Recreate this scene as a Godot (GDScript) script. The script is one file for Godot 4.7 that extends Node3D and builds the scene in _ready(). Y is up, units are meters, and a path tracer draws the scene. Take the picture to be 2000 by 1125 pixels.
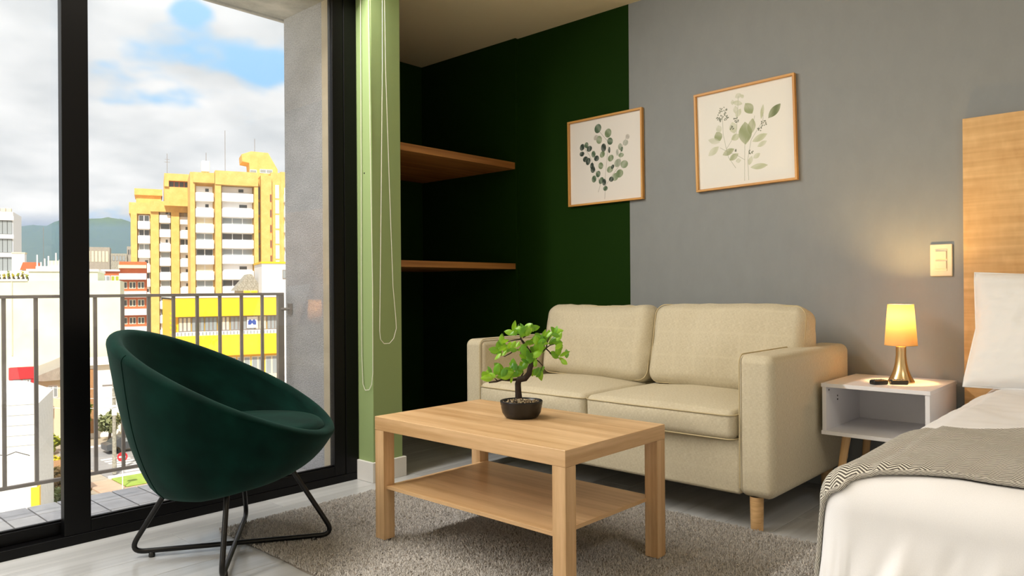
extends Node3D
# A studio flat by a glazed balcony door. x runs towards the sofa wall, -z towards the glazing, y up, metres.

var M := {}
var taken := {}
var rng := RandomNumberGenerator.new()

# ---------------------------------------------------------------- mesh tools
class MB:
	var v := PackedVector3Array()
	var n := PackedVector3Array()
	var t := PackedVector2Array()
	var i := PackedInt32Array()
	func vert(p: Vector3, nn: Vector3, uv := Vector2.ZERO) -> int:
		v.append(p)
		n.append(nn)
		t.append(uv)
		return v.size() - 1
	func tri(a: int, b: int, c: int) -> void:
		var g := (v[c] - v[a]).cross(v[b] - v[a])
		if g.dot(n[a] + n[b] + n[c]) < 0.0:
			i.append_array([a, c, b])
		else:
			i.append_array([a, b, c])
	func quad(a: int, b: int, c: int, d: int) -> void:
		tri(a, b, c)
		tri(a, c, d)
	func mesh() -> ArrayMesh:
		var arr := []
		arr.resize(Mesh.ARRAY_MAX)
		arr[Mesh.ARRAY_VERTEX] = v
		arr[Mesh.ARRAY_NORMAL] = n
		arr[Mesh.ARRAY_TEX_UV] = t
		arr[Mesh.ARRAY_INDEX] = i
		var m := ArrayMesh.new()
		m.add_surface_from_arrays(Mesh.PRIMITIVE_TRIANGLES, arr)
		return m

func steps(h: float, r: float, seg: int, fine: int) -> Array:
	var out := []
	if r <= 0.0:
		for k in fine + 1:
			out.append(lerpf(-h, h, float(k) / fine))
		return out
	var e := h - r
	for k in range(seg, 0, -1):
		out.append(-e - r * tan(k * PI / 4.0 / seg))
	for k in fine + 1:
		out.append(lerpf(-e, e, float(k) / fine))
	for k in range(1, seg + 1):
		out.append(e + r * tan(k * PI / 4.0 / seg))
	return out

# a box with rounded edges; grain says along which axis the texture runs; bend may move each vertex
func rbox(mb: MB, c: Vector3, size: Vector3, r := 0.0, seg := 1, grain := 0, fine := 1, basis := Basis.IDENTITY, bend = null) -> MB:
	var h := size / 2.0
	r = minf(r, minf(h.x, minf(h.y, h.z)) * 0.98)
	var e := h - Vector3(r, r, r)
	var shift := Vector2(rng.randf() * 3.0, rng.randf() * 3.0)
	for ax in 3:
		var a := (ax + 1) % 3
		var b := (ax + 2) % 3
		if b == grain:
			var s := a
			a = b
			b = s
		var la := steps(h[a], r, seg, fine)
		var lb := steps(h[b], r, seg, fine)
		for sg in [-1.0, 1.0]:
			var first := mb.v.size()
			for pa in la:
				for pb in lb:
					var p := Vector3.ZERO
					p[ax] = h[ax] * sg
					p[a] = pa
					p[b] = pb
					var nn := Vector3.ZERO
					if r > 0.0:
						var q := p.clamp(-e, e)
						nn = (p - q).normalized()
						p = q + nn * r
					else:
						nn[ax] = sg
					if bend != null:
						p = bend.call(p, nn)
					mb.vert(c + basis * p, basis * nn, Vector2(pa, pb) + shift)
			for x in la.size() - 1:
				for y in lb.size() - 1:
					var k: int = first + x * lb.size() + y
					mb.quad(k, k + lb.size(), k + lb.size() + 1, k + 1)
	return mb

func tube(mb: MB, pts: Array, rad, sides := 8, closed := false) -> MB:
	var count := pts.size()
	var side := Vector3.ZERO
	var first := mb.v.size()
	var along := 0.0
	for k in count:
		var prev: Vector3 = pts[(k - 1 + count) % count] if closed or k > 0 else pts[k]
		var next: Vector3 = pts[(k + 1) % count] if closed or k < count - 1 else pts[k]
		var dir := (next - prev).normalized()
		if side == Vector3.ZERO:
			side = dir.cross(Vector3.UP if absf(dir.y) < 0.9 else Vector3.RIGHT).normalized()
		side = (side - dir * side.dot(dir)).normalized()
		var up := dir.cross(side)
		var r: float = rad[k] if rad is Array else rad
		if k > 0:
			along += pts[k].distance_to(pts[k - 1])
		for s in sides + 1:
			var an := TAU * s / sides
			var nn := side * cos(an) + up * sin(an)
			mb.vert(pts[k] + nn * r, nn, Vector2(along, float(s) / sides * 0.1))
	var rings := count if closed else count - 1
	for k in rings:
		for s in sides:
			var a := first + k * (sides + 1) + s
			var b := first + ((k + 1) % count) * (sides + 1) + s
			mb.quad(a, b, b + 1, a + 1)
	if not closed:
		for e in [0, count - 1]:
			var d: Vector3 = (pts[0] - pts[1]).normalized() if e == 0 else (pts[count - 1] - pts[count - 2]).normalized()
			var c := mb.vert(pts[e], d)
			var ring := []
			for s in sides + 1:
				ring.append(mb.vert(mb.v[first + e * (sides + 1) + s], d))
			for s in sides:
				mb.tri(c, ring[s], ring[s + 1])
	return mb

# rows of points joined to a smooth sheet; wrap closes it along each row
func sheet(mb: MB, rows: Array, uvs = null, wrap := false) -> MB:
	var nr := rows.size()
	var nc: int = rows[0].size()
	var first := mb.v.size()
	for r in nr:
		for c in nc:
			var l: Vector3 = rows[r][c - 1] if c > 0 else (rows[r][nc - 2] if wrap else rows[r][c])
			var g: Vector3 = rows[r][c + 1] if c < nc - 1 else (rows[r][1] if wrap else rows[r][c])
			var u: Vector3 = rows[maxi(r - 1, 0)][c]
			var d: Vector3 = rows[mini(r + 1, nr - 1)][c]
			var nn := (g - l).cross(d - u)
			if nn.length() < 1e-12:
				nn = Vector3.UP
			mb.vert(rows[r][c], nn.normalized(), uvs[r][c] if uvs != null else Vector2(float(c) / nc, float(r) / nr))
	for r in nr - 1:
		for c in nc - 1:
			var k := first + r * nc + c
			mb.quad(k, k + nc, k + nc + 1, k + 1)
	return mb

func lathe(mb: MB, prof: Array, segs := 32, c := Vector3.ZERO, sx := 1.0, sz := 1.0) -> MB:
	var rows := []
	for p in prof:
		var row := []
		for s in segs + 1:
			var an := TAU * s / segs
			row.append(c + Vector3(cos(an) * p.x * sx, p.y, sin(an) * p.x * sz))
		rows.append(row)
	return sheet(mb, rows, null, true)

# a polygon in x/y pushed out along z
func slab(mb: MB, poly: PackedVector2Array, z0: float, z1: float) -> MB:
	var ids := Geometry2D.triangulate_polygon(poly)
	for z in [z0, z1]:
		var nn := Vector3(0, 0, 1.0 if z == maxf(z0, z1) else -1.0)
		var first := mb.v.size()
		for p in poly:
			mb.vert(Vector3(p.x, p.y, z), nn, p)
		for k in range(0, ids.size(), 3):
			mb.tri(first + ids[k], first + ids[k + 1], first + ids[k + 2])
	var mid := Vector2.ZERO
	for p in poly:
		mid += p / poly.size()
	var turn := 1.0 if Geometry2D.is_polygon_clockwise(poly) else -1.0
	for k in poly.size():
		var a := poly[k]
		var b := poly[(k + 1) % poly.size()]
		var d := (b - a).normalized()
		var nn := Vector3(-d.y * turn, d.x * turn, 0)
		var q := mb.vert(Vector3(a.x, a.y, z0), nn, a)
		mb.vert(Vector3(b.x, b.y, z0), nn, b)
		mb.vert(Vector3(b.x, b.y, z1), nn, b)
		mb.vert(Vector3(a.x, a.y, z1), nn, a)
		mb.quad(q, q + 1, q + 2, q + 3)
	return mb

# ---------------------------------------------------------------- naming tools
func numbered(called: String) -> String:
	taken[called] = taken.get(called, -1) + 1
	return called if taken[called] == 0 else "%s_%03d" % [called, taken[called]]

func thing(called: String, label: String, category: String, at := Vector3.ZERO, turn := 0.0, group := "") -> Node3D:
	var o := Node3D.new()
	o.name = numbered(called)
	add_child(o)
	o.position = at
	o.rotation.y = turn
	o.set_meta("label", label)
	o.set_meta("category", category)
	if group:
		o.set_meta("group", group)
	return o

func shell(called: String, label := "") -> Node3D:
	var o := Node3D.new()
	o.name = numbered(called)
	add_child(o)
	o.set_meta("kind", "structure")
	if label:
		o.set_meta("label", label)
	return o

# one mesh under a node; its shape is given in the node's own axes
func part(node: Node3D, called: String, shape, mat: Material, at := Vector3.ZERO) -> MeshInstance3D:
	var o := MeshInstance3D.new()
	o.name = called
	o.mesh = shape.mesh() if shape is MB else shape
	o.material_override = mat
	o.position = at
	node.add_child(o, true)
	return o

# a box given by its low and high corners in the node's axes
func block(node: Node3D, called: String, mat: Material, lo: Vector3, hi: Vector3, r := 0.0, grain := 0, seg := 1) -> MeshInstance3D:
	return part(node, called, rbox(MB.new(), Vector3.ZERO, (hi - lo).abs(), r, seg, grain), mat, (lo + hi) / 2.0)

# ---------------------------------------------------------------- textures
func grain_bytes(w: int, h: int, sx: int, sy: int, freq: float, sd: int, oct := 4) -> PackedByteArray:
	var nz := FastNoiseLite.new()
	nz.seed = sd
	nz.noise_type = FastNoiseLite.TYPE_PERLIN
	nz.fractal_octaves = oct
	nz.frequency = freq
	var im := nz.get_seamless_image(w / sx, h / sy, false, false, 0.2)
	im.convert(Image.FORMAT_L8)
	if sx > 1 or sy > 1:
		im.resize(w, h, Image.INTERPOLATE_CUBIC)
	return im.get_data()

func picture(w: int, h: int, bytes: PackedByteArray) -> ImageTexture:
	return ImageTexture.create_from_image(Image.create_from_data(w, h, false, Image.FORMAT_RGB8, bytes))

func mixed(w: int, h: int, lo: Color, hi: Color, layers: Array) -> ImageTexture:
	var out := PackedByteArray()
	out.resize(w * h * 3)
	for k in w * h:
		var f := 0.5
		for l in layers:
			f += (l[0][k] / 255.0 - 0.5) * l[1]
		var c := lo.lerp(hi, clampf(f, 0.0, 1.0))
		out[k * 3] = int(c.r * 255.0)
		out[k * 3 + 1] = int(c.g * 255.0)
		out[k * 3 + 2] = int(c.b * 255.0)
	return picture(w, h, out)

func plain(col: Color, rough := 0.7, metal := 0.0) -> StandardMaterial3D:
	var m := StandardMaterial3D.new()
	m.albedo_color = col
	m.roughness = rough
	m.metallic = metal
	return m

func textured(tex: Texture2D, scale: Vector2, rough := 0.6) -> StandardMaterial3D:
	var m := plain(Color.WHITE, rough)
	m.albedo_texture = tex
	m.uv1_scale = Vector3(scale.x, scale.y, 1)
	return m

func bumped(m: StandardMaterial3D, bytes: PackedByteArray, w: int, h: int, cm: float) -> StandardMaterial3D:
	m.heightmap_enabled = true
	m.heightmap_texture = ImageTexture.create_from_image(Image.create_from_data(w, h, false, Image.FORMAT_L8, bytes))
	m.heightmap_scale = cm
	return m

func c8(r: int, g: int, b: int) -> Color:
	return Color(r / 255.0, g / 255.0, b / 255.0)

func make_materials() -> void:
	var s := 512
	var fine := grain_bytes(s, s, 16, 1, 0.05, 3)
	var wide := grain_bytes(s, s, 8, 1, 0.012, 4, 2)
	var fleck := grain_bytes(s, s, 4, 1, 0.11, 5)
	M.oak = textured(mixed(s, s, c8(184, 144, 98), c8(226, 190, 146), [[wide, 0.75], [fine, 0.6], [fleck, 0.3]]), Vector2(0.8, 2.2), 0.34)
	M.oak_leg = textured(M.oak.albedo_texture, Vector2(1.2, 3.5), 0.42)
	var swirl := grain_bytes(s, s, 6, 1, 0.02, 14, 3)
	var ticks := grain_bytes(s, s, 1, 8, 0.09, 15, 3)
	M.headboard = textured(mixed(s, s, c8(196, 150, 92), c8(236, 198, 140), [[swirl, 0.45], [fine, 0.6], [ticks, 0.35]]), Vector2(0.75, 2.2), 0.5)
	M.shelf = textured(mixed(s, s, c8(140, 88, 40), c8(205, 146, 82), [[wide, 0.6], [fine, 0.8]]), Vector2(0.9, 2.5), 0.5)
	M.plank = textured(mixed(s, s, c8(174, 175, 176), c8(208, 210, 211), [[wide, 0.6], [fine, 0.5]]), Vector2(0.5, 1.6), 0.2)
	M.birch = textured(mixed(s, s, c8(196, 152, 100), c8(232, 194, 142), [[fine, 0.8], [wide, 0.4]]), Vector2(2, 6), 0.5)
	M.frame_wood = textured(mixed(s, s, c8(190, 130, 58), c8(236, 182, 102), [[fine, 0.8], [wide, 0.5]]), Vector2(1.5, 8), 0.45)
	# woven linen: threads both ways with slubs
	var across := grain_bytes(s, s, 12, 1, 0.2, 21, 2)
	var down := grain_bytes(s, s, 1, 12, 0.2, 22, 2)
	var speck := grain_bytes(s, s, 1, 1, 0.22, 23, 2)
	M.linen = textured(mixed(s, s, c8(194, 181, 150), c8(238, 229, 206), [[across, 0.6], [down, 0.6], [speck, 0.4]]), Vector2(9, 9), 0.92)
	bumped(M.linen, speck, s, s, 0.12)
	M.piping = plain(c8(196, 180, 142), 0.9)
	M.velvet = textured(mixed(256, 256, c8(150, 150, 150), c8(255, 255, 255), [[grain_bytes(256, 256, 1, 1, 0.02, 31), 1.0]]), Vector2(2.0, 2.0), 0.7)
	M.velvet.albedo_color = c8(7, 42, 35)
	M.velvet.metallic_specular = 0.12
	M.velvet.rim_enabled = true
	M.velvet.rim = 1.0
	M.velvet.rim_tint = 0.7
	M.velvet_in = M.velvet.duplicate()
	M.velvet_in.uv1_scale = Vector3(1.3, 1.3, 1)
	M.black_metal = plain(c8(16, 16, 17), 0.38, 0.3)
	M.frame_black = plain(c8(7, 7, 8), 0.36)
	M.frame_black.metallic_specular = 0.3
	M.wall_grey = textured(mixed(s, s, c8(139, 143, 144), c8(145, 149, 150), [[grain_bytes(s, s, 1, 1, 0.03, 41), 0.8]]), Vector2(0.5, 0.5), 0.62)
	M.wall_grey.uv1_triplanar = true
	bumped(M.wall_grey, grain_bytes(s, s, 1, 1, 0.09, 42), s, s, 0.015)
	M.wall_green = plain(c8(24, 50, 8), 0.75)
	M.wall_green.metallic_specular = 0.2
	M.wall_light_green = plain(c8(150, 172, 116), 0.6)
	M.wall_white = plain(c8(222, 216, 204), 0.8)
	M.ceiling = plain(c8(236, 222, 184), 0.9)
	M.white = plain(c8(236, 234, 236), 0.4)
	M.baseboard = plain(c8(232, 230, 226), 0.45)
	M.rug = textured(mixed(s, s, c8(112, 105, 97), c8(160, 153, 144), [[grain_bytes(s, s, 1, 1, 0.02, 51), 0.5], [speck, 0.7]]), Vector2(2, 2), 0.95)
	M.tuft = plain(Color.WHITE, 0.95)
	M.tuft.vertex_color_use_as_albedo = true
	var cloth := grain_bytes(s, s, 1, 1, 0.3, 61, 2)
	M.sheet = textured(mixed(s, s, c8(228, 227, 228), c8(242, 241, 242), [[cloth, 0.5]]), Vector2(3, 3), 0.85)
	M.pillow = plain(c8(238, 237, 235), 0.85)
	M.throw = textured(herringbone(), Vector2(6.5, 6.5), 0.95)
	M.print_eucalyptus = textured(print_one(), Vector2.ONE, 0.55)
	M.print_berries = textured(print_two(), Vector2.ONE, 0.55)
	M.brass = plain(c8(222, 196, 150), 0.26, 1.0)
	M.shade = plain(c8(196, 160, 104), 0.8)
	M.shade.backlight_enabled = true
	M.shade.backlight = c8(88, 70, 45)
	M.bulb = plain(c8(255, 240, 200), 0.3)
	M.bulb.emission_enabled = true
	M.bulb.emission = c8(255, 196, 80)
	M.bulb.emission_energy_multiplier = 6.0
	M.added_light_glow = plain(Color.WHITE, 0.4)  # diffusers of the added fill lights
	M.added_light_glow.emission_enabled = true
	M.added_light_glow.emission = c8(255, 238, 212)
	M.added_light_glow.emission_energy_multiplier = 1.2
	M.black_plastic = plain(c8(18, 18, 19), 0.35)
	M.grey_plastic = plain(c8(92, 92, 96), 0.5)
	M.switch = plain(c8(236, 220, 192), 0.4)
	M.hole = plain(c8(40, 36, 34), 0.8)
	M.cord = plain(c8(238, 236, 222), 0.5)
	M.glass = plain(Color(0.96, 0.98, 0.97, 0.03), 0.0)
	M.glass.transparency = BaseMaterial3D.TRANSPARENCY_ALPHA
	M.pot = plain(c8(12, 13, 16), 0.36)
	M.bark = textured(mixed(256, 256, c8(28, 20, 15), c8(66, 50, 38), [[grain_bytes(256, 256, 8, 1, 0.08, 71), 1.0]]), Vector2(20, 20), 0.85)
	M.leaf = []
	for c in [c8(98, 158, 42), c8(70, 128, 40), c8(136, 186, 52), c8(52, 104, 40)]:
		var l := plain(c, 0.34)
		l.backlight_enabled = true
		l.backlight = c8(150, 190, 40)
		M.leaf.append(l)
	M.gravel = [plain(c8(150, 128, 98), 0.8), plain(c8(96, 80, 62), 0.8), plain(c8(190, 172, 140), 0.8)]
	M.soil = plain(c8(46, 36, 28), 0.95)
	# outdoors
	var blot := grain_bytes(s, s, 1, 1, 0.014, 81)
	var dots := grain_bytes(s, s, 1, 1, 0.25, 82, 2)
	M.stucco = textured(mixed(s, s, c8(158, 160, 166), c8(206, 208, 214), [[dots, 1.3], [blot, 0.4]]), Vector2(1.3, 1.3), 0.95)
	M.stucco.uv1_triplanar = true
	bumped(M.stucco, dots, s, s, 0.25)
	M.reveal = textured(mixed(s, s, c8(196, 182, 154), c8(226, 214, 190), [[dots, 0.4], [blot, 0.5]]), Vector2(1.5, 1.5), 0.9)
	M.reveal.uv1_triplanar = true
	M.concrete = textured(mixed(s, s, c8(128, 124, 112), c8(192, 188, 176), [[blot, 1.2], [dots, 0.3]]), Vector2(0.8, 0.8), 0.9)
	M.concrete.uv1_triplanar = true
	var pale := mixed(s, s, c8(190, 190, 192), c8(236, 236, 238), [[blot, 0.9], [dots, 0.5]])
	M.tile = []
	for k in 4:
		var m := textured(pale, Vector2(2, 2), 0.3)
		m.albedo_color = [c8(244, 244, 248), c8(232, 232, 238), c8(252, 252, 254), c8(222, 222, 228)][k]
		M.tile.append(m)
	M.grout = plain(c8(118, 116, 116), 0.9)
	M.rail = plain(c8(138, 130, 126), 0.5, 0.2)
	var brick := grain_bytes(s, s, 4, 1, 0.25, 91, 2)
	M.gold_brick = textured(mixed(s, s, c8(212, 168, 88), c8(242, 206, 130), [[brick, 0.7], [blot, 0.6]]), Vector2(0.12, 0.12), 0.9)
	M.gold_brick.uv1_triplanar = true
	M.out_white = plain(c8(238, 238, 238), 0.8)
	M.cream = textured(mixed(s, s, c8(214, 218, 190), c8(236, 239, 216), [[blot, 0.9]]), Vector2(0.06, 0.06), 0.9)
	M.cream.uv1_triplanar = true
	M.paint_yellow = plain(c8(250, 200, 22), 0.6)
	M.window_dark = plain(c8(74, 78, 82), 0.25)
	M.window_grey = plain(c8(150, 158, 162), 0.25)
	M.curtain = plain(c8(226, 214, 186), 0.8)
	M.orange_brick = textured(mixed(s, s, c8(186, 84, 44), c8(222, 120, 74), [[brick, 0.8], [blot, 0.4]]), Vector2(0.2, 0.2), 0.9)
	M.orange_brick.uv1_triplanar = true
	M.old_white = textured(mixed(s, s, c8(208, 208, 202), c8(244, 244, 242), [[grain_bytes(s, s, 6, 1, 0.05, 93), 0.7], [blot, 0.6]]), Vector2(0.25, 0.25), 0.9)
	M.old_white.uv1_triplanar = true
	M.roof_grey = textured(mixed(s, s, c8(138, 130, 120), c8(190, 182, 170), [[grain_bytes(s, s, 1, 8, 0.2, 94), 0.8], [blot, 0.4]]), Vector2(0.3, 0.3), 0.9)
	M.roof_grey.uv1_triplanar = true
	M.roof_brown = textured(mixed(s, s, c8(150, 108, 74), c8(206, 164, 120), [[grain_bytes(s, s, 1, 8, 0.2, 95), 0.8]]), Vector2(0.3, 0.3), 0.9)
	M.roof_brown.uv1_triplanar = true
	M.red = plain(c8(222, 30, 42), 0.6)
	M.asphalt = textured(mixed(s, s, c8(132, 132, 134), c8(176, 176, 178), [[blot, 0.8], [dots, 0.3]]), Vector2(0.1, 0.1), 0.95)
	M.asphalt.uv1_triplanar = true
	M.ground = textured(mixed(s, s, c8(150, 140, 124), c8(196, 188, 172), [[blot, 1.0], [dots, 0.3]]), Vector2(0.04, 0.04), 0.95)
	M.ground.uv1_triplanar = true
	M.pavement = textured(mixed(s, s, c8(180, 150, 128), c8(214, 190, 168), [[blot, 0.8], [dots, 0.4]]), Vector2(0.15, 0.15), 0.95)
	M.pavement.uv1_triplanar = true
	M.grass = textured(mixed(s, s, c8(120, 150, 56), c8(184, 204, 96), [[blot, 0.7], [dots, 0.7]]), Vector2(0.3, 0.3), 0.95)
	M.grass.uv1_triplanar = true
	M.hill = textured(mixed(s, s, c8(66, 92, 62), c8(120, 140, 96), [[grain_bytes(s, s, 1, 1, 0.03, 96), 0.9], [dots, 0.7]]), Vector2(0.004, 0.004), 1.0)
	M.hill.uv1_triplanar = true
	M.bush = []
	for c in [c8(120, 150, 70), c8(170, 178, 50), c8(142, 150, 108), c8(168, 132, 84), c8(214, 196, 40)]:
		var b := plain(c, 0.8)
		b.backlight_enabled = true
		b.backlight = c8(90, 100, 30)
		M.bush.append(b)

func herringbone() -> ImageTexture:
	var w := 512
	var out := PackedByteArray()
	out.resize(w * w * 3)
	var fuzz := grain_bytes(w, w, 1, 1, 0.3, 62, 2)
	for y in w:
		for x in w:
			# columns of slanted threads, the slant changing from column to column
			var col := x / 64
			var across := float(x % 64) / 64.0
			var ph := fposmod(y / 32.0 + (across if col % 2 == 0 else 1.0 - across) * 1.6, 1.0)
			var f := smoothstep(0.30, 0.5, ph) - smoothstep(0.82, 1.0, ph)
			f = clampf(f + (fuzz[y * w + x] / 255.0 - 0.5) * 0.7, 0.0, 1.0)
			var c := c8(72, 66, 60).lerp(c8(226, 221, 208), f)
			var k := (y * w + x) * 3
			out[k] = int(c.r * 255)
			out[k + 1] = int(c.g * 255)
			out[k + 2] = int(c.b * 255)
	return picture(w, w, out)

# prints: leaves painted on paper
func blot_leaf(im: Image, cx: float, cy: float, ln: float, wd: float, deg: float, col: Color, pointed: bool) -> void:
	var s := im.get_width()
	var rad := maxf(ln, wd) * 0.55 * s
	var a := deg_to_rad(deg)
	var ux := Vector2(cos(a), -sin(a))
	for y in range(maxi(0, int(cy * s - rad)), mini(s, int(cy * s + rad))):
		for x in range(maxi(0, int(cx * s - rad)), mini(s, int(cx * s + rad))):
			var d := Vector2(x - cx * s, y - cy * s)
			var p := d.dot(ux) / (ln * 0.5 * s)
			var q := d.dot(Vector2(-ux.y, ux.x)) / (wd * 0.5 * s)
			if absf(p) >= 1.0:
				continue
			var lim := (1.0 - p * p) if pointed else sqrt(1.0 - p * p)
			if absf(q) > lim:
				continue
			var tone := 0.82 + 0.18 * sin(p * 3.0 + q * 2.0 + cx * 40.0) + (0.12 if absf(q) < 0.05 else 0.0)
			var at := im.get_pixel(x, y)
			im.set_pixel(x, y, at.lerp(col, col.a * clampf(tone, 0.0, 1.0)))

func ink_line(im: Image, pts: Array, col: Color) -> void:
	var s := im.get_width()
	for k in pts.size() - 1:
		var n := int(pts[k].distance_to(pts[k + 1]) * s) + 1
		for j in n:
			var p: Vector2 = pts[k].lerp(pts[k + 1], float(j) / n) * s
			for o in 2:
				var px := clampi(int(p.x) + o, 0, s - 1)
				im.set_pixel(px, clampi(int(p.y), 0, s - 1), im.get_pixel(px, clampi(int(p.y), 0, s - 1)).lerp(col, 0.6))

func paper(tint: Color) -> Image:
	var im := Image.create_empty(512, 512, false, Image.FORMAT_RGB8)
	im.fill(tint)
	return im

func print_one() -> ImageTexture:
	var im := paper(c8(240, 235, 229))
	var stem := c8(96, 92, 80)
	ink_line(im, [Vector2(0.49, 0.97), Vector2(0.502, 0.84), Vector2(0.5, 0.72), Vector2(0.53, 0.5), Vector2(0.55, 0.3), Vector2(0.42, 0.15)], stem)
	ink_line(im, [Vector2(0.40, 0.88), Vector2(0.43, 0.8), Vector2(0.36, 0.6), Vector2(0.28, 0.42), Vector2(0.21, 0.33)], stem)
	ink_line(im, [Vector2(0.5, 0.82), Vector2(0.6, 0.7), Vector2(0.7, 0.6), Vector2(0.72, 0.42), Vector2(0.8, 0.28)], stem)
	var inks := [Color(c8(26, 44, 32), 0.95), Color(c8(54, 82, 52), 0.9), Color(c8(98, 122, 78), 0.9), Color(c8(120, 140, 102), 0.85), Color(c8(128, 142, 116), 0.75), Color(c8(150, 158, 142), 0.7), Color(c8(170, 164, 154), 0.7)]
	for l in [[0.406, 0.119, 0.11, 0.094, 70, 1], [0.549, 0.195, 0.105, 0.092, 80, 2], [0.422, 0.256, 0.097, 0.081, 100, 3], [0.378, 0.223, 0.071, 0.058, 30, 6], [0.575, 0.295, 0.086, 0.076, 110, 1], [0.484, 0.359, 0.099, 0.07, 90, 0], [0.563, 0.397, 0.073, 0.029, 90, 0], [0.465, 0.436, 0.08, 0.067, 60, 2], [0.582, 0.496, 0.083, 0.073, 45, 2], [0.814, 0.279, 0.062, 0.053, 90, 6], [0.786, 0.343, 0.072, 0.069, 0, 5], [0.712, 0.38, 0.079, 0.053, 90, 4], [0.735, 0.412, 0.057, 0.031, 80, 1], [0.673, 0.441, 0.079, 0.035, 90, 5], [0.724, 0.479, 0.072, 0.053, 0, 3], [0.176, 0.31, 0.082, 0.066, 70, 0], [0.239, 0.294, 0.072, 0.056, 90, 1], [0.28, 0.343, 0.078, 0.068, 30, 0], [0.171, 0.391, 0.069, 0.059, 0, 0], [0.339, 0.416, 0.078, 0.058, 90, 1], [0.382, 0.472, 0.071, 0.068, 0, 0], [0.222, 0.462, 0.075, 0.069, 0, 0], [0.261, 0.493, 0.088, 0.065, 70, 0], [0.441, 0.568, 0.08, 0.068, 100, 2], [0.314, 0.552, 0.075, 0.052, 80, 0], [0.327, 0.599, 0.081, 0.065, 90, 0], [0.402, 0.662, 0.077, 0.065, 80, 1], [0.343, 0.715, 0.084, 0.065, 80, 1], [0.569, 0.628, 0.086, 0.076, 20, 3], [0.606, 0.601, 0.054, 0.041, 60, 0], [0.676, 0.565, 0.104, 0.085, 40, 4], [0.765, 0.591, 0.1, 0.091, 0, 3], [0.7, 0.691, 0.101, 0.091, 30, 2], [0.641, 0.724, 0.095, 0.082, 60, 3], [0.586, 0.745, 0.064, 0.06, 0, 0], [0.445, 0.745, 0.084, 0.064, 60, 1], [0.486, 0.769, 0.08, 0.054, 90, 0], [0.502, 0.844, 0.064, 0.058, 0, 1]]:
		blot_leaf(im, l[0], l[1], l[2], l[3], l[4], inks[l[5]], false)
	return ImageTexture.create_from_image(im)

func print_two() -> ImageTexture:
	var im := paper(c8(242, 240, 233))
	var stem := c8(122, 128, 104)
	ink_line(im, [Vector2(0.491, 0.962), Vector2(0.498, 0.75), Vector2(0.505, 0.585), Vector2(0.571, 0.5), Vector2(0.614, 0.316)], stem)
	ink_line(im, [Vector2(0.534, 0.961), Vector2(0.53, 0.75), Vector2(0.571, 0.555), Vector2(0.694, 0.385), Vector2(0.7, 0.3)], stem)
	ink_line(im, [Vector2(0.403, 0.819), Vector2(0.33, 0.7), Vector2(0.309, 0.609), Vector2(0.279, 0.45), Vector2(0.279, 0.25)], stem)
	ink_line(im, [Vector2(0.309, 0.609), Vector2(0.418, 0.46), Vector2(0.44, 0.25), Vector2(0.45, 0.08)], stem)
	ink_line(im, [Vector2(0.243, 0.585), Vector2(0.309, 0.63), Vector2(0.42, 0.69), Vector2(0.5, 0.75)], stem)
	var inks := [Color(c8(98, 112, 58), 0.92), Color(c8(138, 150, 98), 0.85), Color(c8(156, 164, 116), 0.8), Color(c8(178, 186, 142), 0.75), Color(c8(192, 198, 164), 0.7), Color(c8(200, 204, 178), 0.7)]
	for l in [[0.45, 0.078, 0.069, 0.055, 20, 5], [0.44, 0.152, 0.111, 0.05, 160, 4], [0.418, 0.217, 0.083, 0.047, 90, 5], [0.447, 0.257, 0.097, 0.055, 60, 4], [0.556, 0.23, 0.137, 0.096, 120, 1], [0.811, 0.306, 0.174, 0.08, 45, 0], [0.69, 0.29, 0.149, 0.035, 80, 3], [0.389, 0.399, 0.125, 0.084, 100, 4], [0.578, 0.419, 0.164, 0.082, 80, 2], [0.512, 0.476, 0.234, 0.138, 90, 1], [0.41, 0.5, 0.097, 0.07, 20, 3], [0.658, 0.548, 0.163, 0.068, 20, 3], [0.68, 0.613, 0.108, 0.049, 25, 4], [0.236, 0.385, 0.085, 0.062, 100, 5], [0.226, 0.461, 0.108, 0.088, 110, 1], [0.178, 0.502, 0.137, 0.063, 160, 5], [0.17, 0.608, 0.142, 0.071, 35, 4], [0.33, 0.641, 0.135, 0.067, 20, 2], [0.386, 0.701, 0.112, 0.061, 30, 2], [0.622, 0.726, 0.082, 0.049, 30, 4], [0.556, 0.765, 0.096, 0.047, 70, 4], [0.643, 0.835, 0.177, 0.06, 0, 3], [0.432, 0.747, 0.056, 0.047, 0, 5], [0.491, 0.093, 0.05, 0.036, 120, 4], [0.389, 0.134, 0.056, 0.036, 90, 5]]:
		blot_leaf(im, l[0], l[1], l[2], l[3], l[4], inks[l[5]], true)
	for b in [[0.279, 0.217, 0.085], [0.25, 0.275, 0.064], [0.316, 0.274, 0.056], [0.425, 0.322, 0.056], [0.374, 0.396, 0.035], [0.702, 0.42, 0.061], [0.658, 0.46, 0.034], [0.563, 0.677, 0.041], [0.403, 0.638, 0.02]]:
		for k in int(b[2] * 260.0):
			var d: Vector2 = Vector2.from_angle(rng.randf() * TAU) * sqrt(rng.randf()) * b[2] * 0.62
			blot_leaf(im, b[0] + d.x, b[1] + d.y, 0.014, 0.014, 0, Color(c8(74, 82, 60).lerp(c8(120, 126, 104), rng.randf()), 0.85), false)
	return ImageTexture.create_from_image(im)

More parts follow.
